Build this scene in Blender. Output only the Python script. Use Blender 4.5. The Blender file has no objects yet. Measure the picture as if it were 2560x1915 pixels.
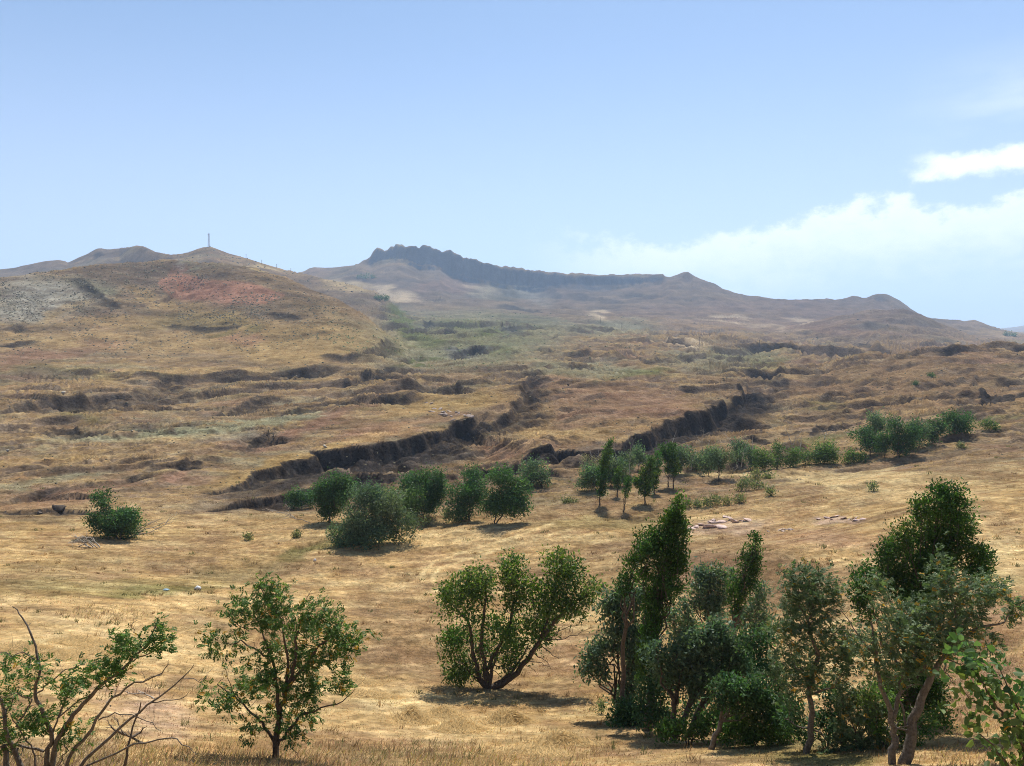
import bpy, math, random
import numpy as np
from mathutils import Vector

# ------------------------------------------------------------------ camera
F, CU, CV = 1971.0, 1280.0, 900.0            # focal length and horizon in photo pixels (2560 x 1915)
SC = bpy.context.scene
COL = SC.collection
cam_data = bpy.data.cameras.new("camera")
cam = bpy.data.objects.new("camera", cam_data)
COL.objects.link(cam)
cam.location = (0, 0, 0)
cam.rotation_euler = (math.radians(90), 0, 0)
cam_data.sensor_width = 36.0
cam_data.lens = 36.0 * F / 2560.0
cam_data.shift_y = (CV - 957.5) / 2560.0
cam_data.clip_start = 0.1
cam_data.clip_end = 40000.0
SC.camera = cam

# ------------------------------------------------------------------ sky, sun, exposure
SUN_EL, SUN_AZ = math.radians(57), math.radians(14)      # azimuth from +Y towards +X
world = bpy.data.worlds.new("World")
SC.world = world
world.use_nodes = True
wn, wl = world.node_tree.nodes, world.node_tree.links
wn.clear()


def wnode(t, **kw):
    n = wn.new(t)
    for a, b in kw.items():
        setattr(n, a, b)
    return n


def wmath(op, a, b=None, c=None, clamp=False):
    n = wnode("ShaderNodeMath", operation=op, use_clamp=clamp)
    for i, q in enumerate((a, b, c)):
        if q is None:
            continue
        if isinstance(q, (int, float)):
            n.inputs[i].default_value = q
        else:
            wl.new(q, n.inputs[i])
    return n.outputs[0]


def wstep(x, lo, hi):
    n = wnode("ShaderNodeMapRange", interpolation_type="SMOOTHSTEP")
    for i, q in ((0, x), (1, lo), (2, hi)):
        if isinstance(q, (int, float)):
            n.inputs[i].default_value = q
        else:
            wl.new(q, n.inputs[i])
    return n.outputs[0]


sky = wnode("ShaderNodeTexSky", sky_type="NISHITA", sun_disc=False)
sky.sun_elevation = SUN_EL
sky.sun_rotation = SUN_AZ
sky.altitude = 1900
sky.air_density = 1.0
sky.dust_density = 1.6
sky.ozone_density = 1.6
tc = wnode("ShaderNodeTexCoord")
sep = wnode("ShaderNodeSeparateXYZ")
wl.new(tc.outputs["Generated"], sep.inputs[0])
dx, dy, dz = sep.outputs
az = wmath("MULTIPLY", wmath("ARCTAN2", dx, dy), 57.29578)
el = wmath("MULTIPLY", wmath("ARCSINE", dz), 57.29578)


def wnoise(scale, detail, rough, sx=1.0, sz=1.0, off=0.0):
    m = wnode("ShaderNodeMapping")
    m.inputs["Scale"].default_value = (sx, sx, sz)
    m.inputs["Location"].default_value = (off, off * .7, off * 1.3)
    wl.new(tc.outputs["Generated"], m.inputs[0])
    n = wnode("ShaderNodeTexNoise")
    n.inputs["Scale"].default_value = scale
    n.inputs["Detail"].default_value = detail
    n.inputs["Roughness"].default_value = rough
    wl.new(m.outputs[0], n.inputs["Vector"])
    return n.outputs["Fac"]


n_big = wnoise(6.0, 3, .5, 1, 1.6, 3.1)
n_mid = wnoise(24.0, 8, .6, 1, 1.5, 1.7)
n_fine = wnoise(46.0, 8, .62, 1, 1.4, 4.4)
n_soft = wnoise(4.0, 4, .55, 1, 4.0, 7.7)
# cloud bank low on the right: billowing upper edge, dissolving into haze below
top = wmath("ADD", wmath("MULTIPLY_ADD", n_big, 5.0, 6.0), wmath("ADD", wmath("MULTIPLY", wmath("SUBTRACT", n_mid, .5), 6.0), wmath("MULTIPLY", wmath("SUBTRACT", n_fine, .5), 2.2)))
top = wmath("ADD", top, wmath("MULTIPLY", wstep(az, 5.0, 36.0), 2.4))
edge = wmath("SUBTRACT", top, el)
bank = wmath("MULTIPLY", wstep(edge, -.35, 1.15), wmath("MULTIPLY_ADD", n_fine, .5, .66), clamp=True)
bank = wmath("MULTIPLY", bank, wstep(edge, 6.5, 1.2))
bank = wmath("MULTIPLY", bank, wstep(az, 0.0, 11.0))
bank = wmath("MULTIPLY", bank, wstep(az, 95.0, 55.0))
bank = wmath("MULTIPLY", bank, .96)
# a flat bright streak above it
sq = wmath("SUBTRACT", 1.0, wmath("ABSOLUTE", wmath("DIVIDE", wmath("SUBTRACT", wmath("ADD", el, wmath("MULTIPLY", wmath("SUBTRACT", n_mid, .5), 2.6)), 12.15), 1.15)))
streak = wmath("MULTIPLY", wstep(sq, .05, .7), wstep(wmath("ADD", az, wmath("MULTIPLY", wmath("SUBTRACT", n_mid, .5), 6.0)), 26.0, 28.5))
streak = wmath("MULTIPLY", streak, wstep(az, 60.0, 38.0))
wisp = wmath("MULTIPLY", wstep(n_soft, .46, .72), wmath("MULTIPLY", wstep(az, 24.0, 40.0), wmath("MULTIPLY", wstep(el, 20.0, 14.0), wstep(az, 110.0, 70.0))))
cloud = wmath("MAXIMUM", wmath("MAXIMUM", bank, streak), wmath("MULTIPLY", wisp, .75), clamp=True)
# thin general whitening of the dry summer air
veil = wmath("MULTIPLY", wstep(el, 26.0, -2.0), .62)
tint = wnode("ShaderNodeMix", data_type="RGBA")
tint.blend_type = "MULTIPLY"
tint.inputs["Factor"].default_value = 1.0
wl.new(sky.outputs[0], tint.inputs["A"])
tint.inputs["B"].default_value = (.97, 1.05, 1.06, 1)
mixv = wnode("ShaderNodeMix", data_type="RGBA")
wl.new(veil, mixv.inputs["Factor"])
wl.new(tint.outputs["Result"], mixv.inputs["A"])
mixv.inputs["B"].default_value = (7.0, 7.35, 8.9, 1)
mixc = wnode("ShaderNodeMix", data_type="RGBA")
wl.new(cloud, mixc.inputs["Factor"])
wl.new(mixv.outputs["Result"], mixc.inputs["A"])
mixc.inputs["B"].default_value = (10.4, 10.5, 10.8, 1)
bg = wnode("ShaderNodeBackground")
bg.inputs["Strength"].default_value = 0.08
wl.new(mixc.outputs["Result"], bg.inputs["Color"])
wout = wnode("ShaderNodeOutputWorld")
wl.new(bg.outputs[0], wout.inputs[0])

sun_data = bpy.data.lights.new("sun", "SUN")
sun_data.energy = 5.0
sun_data.angle = math.radians(0.53)
sun_data.color = (1.0, 0.95, 0.86)
sun = bpy.data.objects.new("sun", sun_data)
COL.objects.link(sun)
sdir = Vector((math.sin(SUN_AZ) * math.cos(SUN_EL), math.cos(SUN_AZ) * math.cos(SUN_EL), math.sin(SUN_EL)))
sun.rotation_euler = sdir.to_track_quat("Z", "Y").to_euler()
sun.location = (0, 0, 900)

SC.view_settings.view_transform = "Standard"
SC.view_settings.look = "None"
SC.view_settings.gamma = 1.0
SC.view_settings.exposure = 0.68
SC.view_settings.use_curve_mapping = False

SC.render.engine = "CYCLES"
SC.cycles.max_bounces = 6
SC.cycles.diffuse_bounces = 2
SC.cycles.glossy_bounces = 1
SC.cycles.transmission_bounces = 3
SC.cycles.transparent_max_bounces = 6
SC.cycles.volume_bounces = 1
SC.cycles.filter_width = 1.0
SC.cycles.use_denoising = True
SC.cycles.denoising_prefilter = "NONE"

# ------------------------------------------------------------------ numeric helpers
RNG = np.random.default_rng(11)
random.seed(11)
_P = np.random.default_rng(5).permutation(256).astype(np.int32)
_P = np.concatenate([_P, _P])
_A = np.random.default_rng(6).random(256) * 2 * np.pi
_GX, _GY = np.cos(_A).astype(np.float32), np.sin(_A).astype(np.float32)


def perlin(x, y, seed=0):
    x = np.asarray(x, np.float64) + seed * 17.31
    y = np.asarray(y, np.float64) + seed * 9.17
    xf, yf = np.floor(x), np.floor(y)
    fx, fy = (x - xf).astype(np.float32), (y - yf).astype(np.float32)
    xi, yi = xf.astype(np.int64) & 255, yf.astype(np.int64) & 255
    u = fx * fx * fx * (fx * (fx * 6 - 15) + 10)
    v = fy * fy * fy * (fy * (fy * 6 - 15) + 10)
    x1, y1 = (xi + 1) & 255, (yi + 1) & 255
    a, b = _P[xi], _P[x1]

    def g(h, ax, ay):
        return _GX[h] * ax + _GY[h] * ay
    n00 = g(_P[a + yi], fx, fy)
    n10 = g(_P[b + yi], fx - 1, fy)
    n01 = g(_P[a + y1], fx, fy - 1)
    n11 = g(_P[b + y1], fx - 1, fy - 1)
    n0 = n00 + u * (n10 - n00)
    n1 = n01 + u * (n11 - n01)
    return 1.5 * (n0 + v * (n1 - n0))


def fbm(x, y, oct=4, seed=0, gain=.5):
    r, a = 0.0, 1.0
    for i in range(oct):
        r = r + a * perlin(x * 2 ** i, y * 2 ** i, seed + i * 3)
        a *= gain
    return r


def sstep(x, a, b):
    t = np.clip((x - a) / (b - a), 0, 1)
    return t * t * (3 - 2 * t)


def zoom(ox, oy, s):                       # converts coordinates of an enlarged crop into photo pixels
    return lambda pts: [(ox + p[0] * s, oy + p[1] * s) + tuple(q * s for q in p[2:]) for p in pts]


Z1 = zoom(0, 550, 900 / 2212)
Z2 = zoom(800, 550, 900 / 2212)
Z3 = zoom(1660, 550, 900 / 2212)
Z4 = zoom(0, 900, 900 / 2212)
Z5 = zoom(600, 900, 900 / 2212)
Z6 = zoom(1300, 900, 700 / 2212)
Z7 = zoom(1860, 900, 700 / 2212)

# ------------------------------------------------------------------ terrain: broad shape
DEP = [1.5, 8, 15, 22, 30, 40, 55, 75, 100, 125, 160, 220, 320, 500, 800, 1300, 2000, 3500, 9000, 16000]
ROWS = {
    0:    [3134, 2130, 1940, 1830, 1700, 1570, 1455, 1362, 1280, 1205, 1110, 1022, 940, 868, 815, 800, 795, 790, 790, 790],
    640:  [3134, 2150, 1990, 1900, 1790, 1670, 1535, 1415, 1308, 1225, 1130, 1040, 965, 890, 835, 800, 780, 770, 770, 770],
    1280: [3134, 2150, 1990, 1915, 1850, 1742, 1585, 1438, 1308, 1205, 1105, 1020, 950, 885, 835, 785, 755, 750, 760, 770],
    1920: [3134, 2150, 1990, 1915, 1830, 1692, 1530, 1390, 1270, 1195, 1118, 1038, 975, 922, 880, 842, 810, 800, 810, 820],
    2560: [3134, 2150, 1975, 1870, 1700, 1530, 1390, 1270, 1175, 1108, 1050, 1000, 952, 912, 890, 870, 852, 840, 838, 838],
}
SMIN, SMAX, NS = math.log(1.5), math.log(16000), 420
SGRID = np.linspace(SMIN, SMAX, NS)
_ul = sorted(ROWS)
_tab = np.array([np.interp(SGRID, np.log(DEP), (CV - np.array(ROWS[u])) / F) for u in _ul])


def gsmooth(a, sig, axis):
    n = int(sig * 3) + 1
    k = np.exp(-.5 * (np.arange(-n, n + 1) / sig) ** 2)
    k /= k.sum()
    pad = [(0, 0)] * a.ndim
    pad[axis] = (n, n)
    ap = np.pad(a, pad, mode="edge")
    return np.apply_along_axis(lambda m: np.convolve(m, k, "valid"), axis, ap)


_tab = gsmooth(_tab, 7, 1)
UG = np.linspace(-1400, 3960, 300)
_t2 = np.array([np.interp(UG, _ul, _tab[:, j]) for j in range(NS)]).T
BASE = gsmooth(_t2, 12, 0)


def bilin(tab, u, s, u0, u1, s0, s1):
    nu, ns = tab.shape
    a = np.clip((u - u0) / (u1 - u0) * (nu - 1), 0, nu - 1.001)
    b = np.clip((s - s0) / (s1 - s0) * (ns - 1), 0, ns - 1.001)
    i, j = a.astype(np.int32), b.astype(np.int32)
    fa, fb = a - i, b - j
    return (tab[i, j] * (1 - fa) + tab[i + 1, j] * fa) * (1 - fb) + (tab[i, j + 1] * (1 - fa) + tab[i + 1, j + 1] * fa) * fb


# ------------------------------------------------------------------ terrain: hills (skyline in photo pixels, distance in metres)
SKY_LEFT = [(-1200, 700), (-400, 692), (0, 690), (60, 684), (200, 668), (300, 658), (400, 648), (470, 652), (560, 656), (640, 668),
            (700, 690), (760, 712), (820, 736), (870, 762), (915, 796), (960, 836), (1010, 876), (1070, 915), (1150, 1000), (4000, 1000)]
SKY_MAST = [(-1200, 690), (-300, 688)] + Z1([(0, 325), (100, 312), (200, 290), (290, 274), (360, 268), (400, 275), (415, 284), (440, 275), (480, 255), (540, 228), (575, 206), (600, 194),
            (625, 192), (650, 198), (680, 200), (720, 194), (780, 180), (830, 172), (870, 168), (900, 172), (920, 180), (960, 202), (1000, 207), (1050, 212), (1100, 206), (1160, 195),
            (1210, 176), (1250, 165), (1300, 165), (1350, 182), (1400, 200), (1460, 215), (1520, 235), (1620, 270), (1720, 300), (1860, 330), (2100, 380), (2300, 420), (2450, 560), (2700, 900)])
SKY_RIDGE = [(-500, 730), (500, 720), (700, 690)] + Z1([(1870, 315), (1900, 296), (1930, 290), (2000, 293)]) + Z2([
    (100, 288), (230, 272), (260, 248), (290, 238), (310, 222), (322, 195), (332, 178), (350, 167), (368, 170), (380, 176), (395, 190), (412, 184), (435, 165), (455, 170), (465, 153), (500, 155), (530, 170), (545, 160), (560, 158), (590, 160), (604, 176),
    (612, 172), (618, 162), (632, 155), (655, 155), (675, 168), (700, 180), (730, 186), (750, 202), (762, 195), (790, 192), (815, 199), (830, 206), (880, 235), (920, 249), (960, 258), (1000, 272), (1050, 285), (1085, 300), (1100, 307), (1140, 306), (1180, 310),
    (1220, 318), (1260, 328), (1310, 334), (1360, 340), (1400, 342), (1470, 346), (1520, 352), (1540, 346), (1600, 343), (1650, 343), (1700, 350), (1750, 346), (1800, 340), (1850, 345), (1900, 340), (1950, 335), (2030, 334), (2110, 330), (2117, 344), (2150, 346)]) + Z3([
    (40, 346), (80, 332), (110, 320), (128, 313), (150, 305), (168, 318), (200, 342), (230, 360), (280, 382), (330, 400), (430, 440), (530, 465), (650, 475), (800, 485), (900, 486), (1000, 486), (1050, 500), (1120, 497), (1160, 485), (1220, 500), (1245, 500),
    (1275, 484), (1310, 472), (1345, 474), (1380, 480), (1450, 510), (1520, 555), (1600, 600), (1700, 622), (1800, 630), (1840, 640), (1910, 632), (1960, 645), (2050, 676), (2150, 700), (2300, 740)]) + [(3000, 850), (4000, 850)]
SKY_FAR = [(-1200, 850), (2200, 850)] + Z3([(1900, 700), (2000, 682), (2060, 674), (2120, 668), (2212, 652)]) + [(2700, 800), (3000, 815), (4000, 800)]
SKY_SPUR = [(0, 900), (1900, 850)] + Z3([(850, 660), (1000, 625), (1150, 598), (1300, 567), (1400, 559), (1480, 560), (1560, 580), (1620, 602), (1700, 640), (1780, 668), (1850, 705), (1960, 770), (2050, 830)]) + [(2700, 930), (4000, 930)]
SKY_LOW = [(0, 990), (2050, 940)] + Z3([(1100, 900), (1350, 850), (1500, 822), (1650, 806), (1800, 798), (2000, 792), (2100, 795), (2212, 800)]) + [(2800, 895), (3300, 890), (4000, 890)]
CLIFF = [(880, 0), (905, 6), (930, 20), (1000, 24), (1050, 42), (1100, 38), (1130, 48), (1200, 40), (1260, 38), (1330, 32), (1400, 22), (1500, 22), (1600, 18), (1655, 10), (1668, 0), (1700, 0), (1716, 5), (1726, 5), (1735, 0), (2180, 0), (2195, 4), (2222, 4), (2235, 0)]
UT = np.linspace(-1400, 3960, 2700)


class Hill:
    def __init__(s, sky, dist, front, back, p, cliff=None, jag=0.0):
        a = np.array(sky)
        s.row = np.interp(UT, a[:, 0], a[:, 1])
        if cliff is not None:
            jg = np.interp(UT, [c[0] for c in cliff], [c[1] for c in cliff])
            s.row = s.row - np.clip((jg - 10) / 26, 0, 1.1) * (2.6 * perlin(UT / 13, UT * 0 + 3.3, 61) + 1.9 * perlin(UT / 6.5, UT * 0 + 1.7, 62) - 1.2 * np.abs(perlin(UT / 19, UT * 0 + .4, 63)) * 3)
        s.D = np.interp(UT, [d[0] for d in dist], [d[1] for d in dist])
        s.front, s.back, s.p = front, back, p
        s.cl = None if cliff is None else np.interp(UT, [c[0] for c in cliff], [c[1] for c in cliff])

    def prepare(s, prev):
        zb = prev((UT - CU) / F * s.D, s.D)
        zc = (CV - s.row) / F * s.D
        s.A = np.maximum(zc - zb, 0)
        s.As = np.minimum(gsmooth(s.A, 22, 0), gsmooth(s.A, 6, 0) + .02 * s.D)
        s.Ad = s.A - s.As
        if s.cl is not None:
            s.c = np.minimum(1.35 * s.cl / F * s.D, s.A * .6)

    def add(s, x, y, u):
        D = np.interp(u, UT, s.D)
        A = np.interp(u, UT, s.As)
        Ad = np.interp(u, UT, s.Ad)
        d = D - y
        w = np.clip(1 - d / (s.front * D), 0, 1)
        b = np.clip(1 + d / (s.back * D), 0, 1)
        g = np.where(d > 0, .35 * w ** s.p + .65 * w * w * (3 - 2 * w) * w, b * b * (3 - 2 * b))
        gd = np.where(d > 0, w ** 9, b * b * (3 - 2 * b))
        if s.cl is None:
            return A * g + Ad * gd
        c = np.interp(u, UT, s.c)
        n = 20 * perlin(x / 75, y / 300, 41) + 13 * perlin(x / 27, y / 200, 42) + 7 * perlin(x / 11, y / 120, 43)
        step = sstep(-(d - 34 - n), -16, 10)
        ledge = sstep(-(d - 60 - 1.4 * n), -14, 8)
        return (A - c) * g + c * np.where(d > 0, .78 * step + .22 * ledge, g) + Ad * np.where(d > 0, np.where(c > 3, .15 * w ** 9 + .85 * w ** 4 * sstep(-(d - 30 - n), -22, 12), w ** 9), gd)


HILLS = [
    Hill(SKY_LOW, [(0, 420), (4000, 420)], .45, .30, 1.4),
    Hill(SKY_LEFT, [(-1200, 620), (0, 620), (420, 700), (700, 640), (900, 560), (1000, 520), (1150, 480)], .52, .25, 1.2),
    Hill(SKY_SPUR, [(0, 1500), (4000, 1500)], .40, .22, 1.3),
    Hill(SKY_MAST, [(-1200, 1900), (300, 1900), (430, 1500), (760, 1500), (1000, 1300)], .42, .25, 1.5),
    Hill(SKY_RIDGE, [(0, 2700), (1000, 2600), (1700, 2500), (1900, 2300), (2560, 2200), (4000, 2200)], .42, .35, 1.7, CLIFF),
    Hill(SKY_FAR, [(0, 7000), (4000, 7000)], .4, .4, 1.3),
]


SWELLS = [(23.8, 70, 15, 8, 1.4), (-1.4, 93, 20, 6, .9), (47, 80, 14, 8, 1.1), (-28, 72, 20, 6, -.7), (-6, 52, 8, 5, .8), (49, 105, 26, 8, .9), (-14, 44, 7, 5, -.4), (30, 52, 9, 6, .6)]


def h_base(x, y):
    return bilin(BASE, CU + F * x / y, np.log(y), UG[0], UG[-1], SMIN, SMAX) * y


def h_hills(x, y, n=99):
    x, y = np.asarray(x, float), np.asarray(y, float)
    u = CU + F * x / y
    z = h_base(x, y)
    for mx_, my_, rx_, ry_, mh_ in SWELLS:                   # gentle rises and hollows of the near fields
        z = z + mh_ * np.exp(-((x - mx_) / rx_) ** 2 - ((y - my_) / ry_) ** 2)
    for hl in HILLS[:n]:
        z = z + hl.add(x, y, u)
    return z


for i, hl in enumerate(HILLS):
    hl.prepare(lambda a, b, i=i: h_hills(a, b, i))

LAM = [420, 210, 105, 52, 26, 13, 6.5, 3.2, 1.6, .8, .4]


def rough(u, v, y):
    r = .2 + .8 * sstep(y, 98, 150)
    lf = sstep(u, 960, 820) * sstep(v, 960, 900)             # smooth grassy flank of the left hill
    r = r * (1 - .62 * lf)
    r = r * (1 - .55 * sstep(y, 900, 1500))
    ark = sstep(np.hypot((u - 760) / 480, (v - 1130 + .28 * (u - 760)) / 55), 1.1, .7)
    r = r * (1 - .5 * ark * (y < 260))
    r = r * (1 - .32 * sstep(u, 1350, 1150) * sstep(y, 480, 380) * sstep(y, 100, 130))
    r = r * (1 - .25 * sstep(u, 1350, 1550) * sstep(y, 500, 400) * sstep(y, 100, 130))
    r = r * (1 - .45 * sstep(np.hypot((u - 1200) / 330, (v - 840) / 70), 1.3, .7) * (y > 300))
    field = sstep(u, 1500, 1900) * sstep(y, 170, 110)
    return r * (1 - .4 * field)


def h_noise(x, y, u, v, want_col=False):
    R = rough(u, v, y)
    out = np.zeros_like(x)
    col = np.zeros_like(x)
    for i, lam in enumerate(LAM):
        hi = sstep(lam / y, .26, .09)
        lo = sstep(lam * 788.0 / y, 1.2, 3.0)
        w = hi * lo
        m = w > .002
        if not m.any():
            continue
        xm, ym = x[m], y[m]
        # folds run across the slope: stretched sideways, skewed, and warped
        xs = (xm + .35 * ym) / (lam * 1.9)
        ys = (ym - .22 * xm) / (lam * .85)
        wob = perlin(xm / (lam * 3), ym / (lam * 3), 70 + i)
        n = perlin(xs + .5 * wob, ys + .7 * wob, i)
        rg = .55 - 2.0 * np.abs(perlin(xs * .8 + wob, ys * .8, 30 + i))
        a = .06 * lam * (n + 1.0 * rg) * np.where(lam / ym < .05, 1.3, .9)
        out[m] += w[m] * a
        if want_col:
            col[m] += w[m] * (.55 * n + .45 * rg)
    # long asymmetric folds of the slipped ground, steep side towards the stream
    sl = np.interp(u, [0, 900, 1600, 2560], [.55, .45, .12, .0])
    calm = 1 - .8 * sstep(u, 980, 880) * sstep(v, 950, 900)
    calm = calm * (1 - .85 * sstep(np.hypot((u - 900) / 420, (v - 1090 + .30 * (u - 900)) / 60), 1.25, .8) * (y < 300))
    calm = calm * (1 - .6 * sstep(np.hypot((u - 1480) / 280, (v - 1030) / 75), 1.2, .8) * (y < 330))
    calm = calm * (1 - .7 * sstep(y, 1100, 1700))
    for i, lam in enumerate((210, 120, 64, 34, 18, 9, 4.5)):
        w = sstep(lam / y, .34, .16) * sstep(lam * 788.0 / y, 5, 12) * sstep(y, 100, 135) * calm
        m = w > .01
        if not m.any():
            continue
        xm, ym = x[m], y[m]
        ph = (ym - sl[m] * xm) / lam + 1.5 * perlin(xm / (3.2 * lam), ym / (2.2 * lam), 200 + i) + .4 * perlin(xm / (.9 * lam), ym / (.9 * lam), 220 + i) + .12 * perlin(xm / (.25 * lam), ym / (.25 * lam), 230 + i)
        p = ph - np.floor(ph)
        q = .15
        sw = np.where(p < q, p / q, (1 - (p - q) / (1 - q)) ** 1.3)
        gate = sstep(perlin(xm / (4.2 * lam) + 5, ym / (1.8 * lam), 240 + i), -.2, .3)
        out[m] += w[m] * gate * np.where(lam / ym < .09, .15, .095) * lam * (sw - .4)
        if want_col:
            col[m] += w[m] * gate * np.where(p < q, -1.3, .5 - .6 * p)  # steep side of each fold marked for a painted shade line
    return (out * R, col) if want_col else out * R


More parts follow.
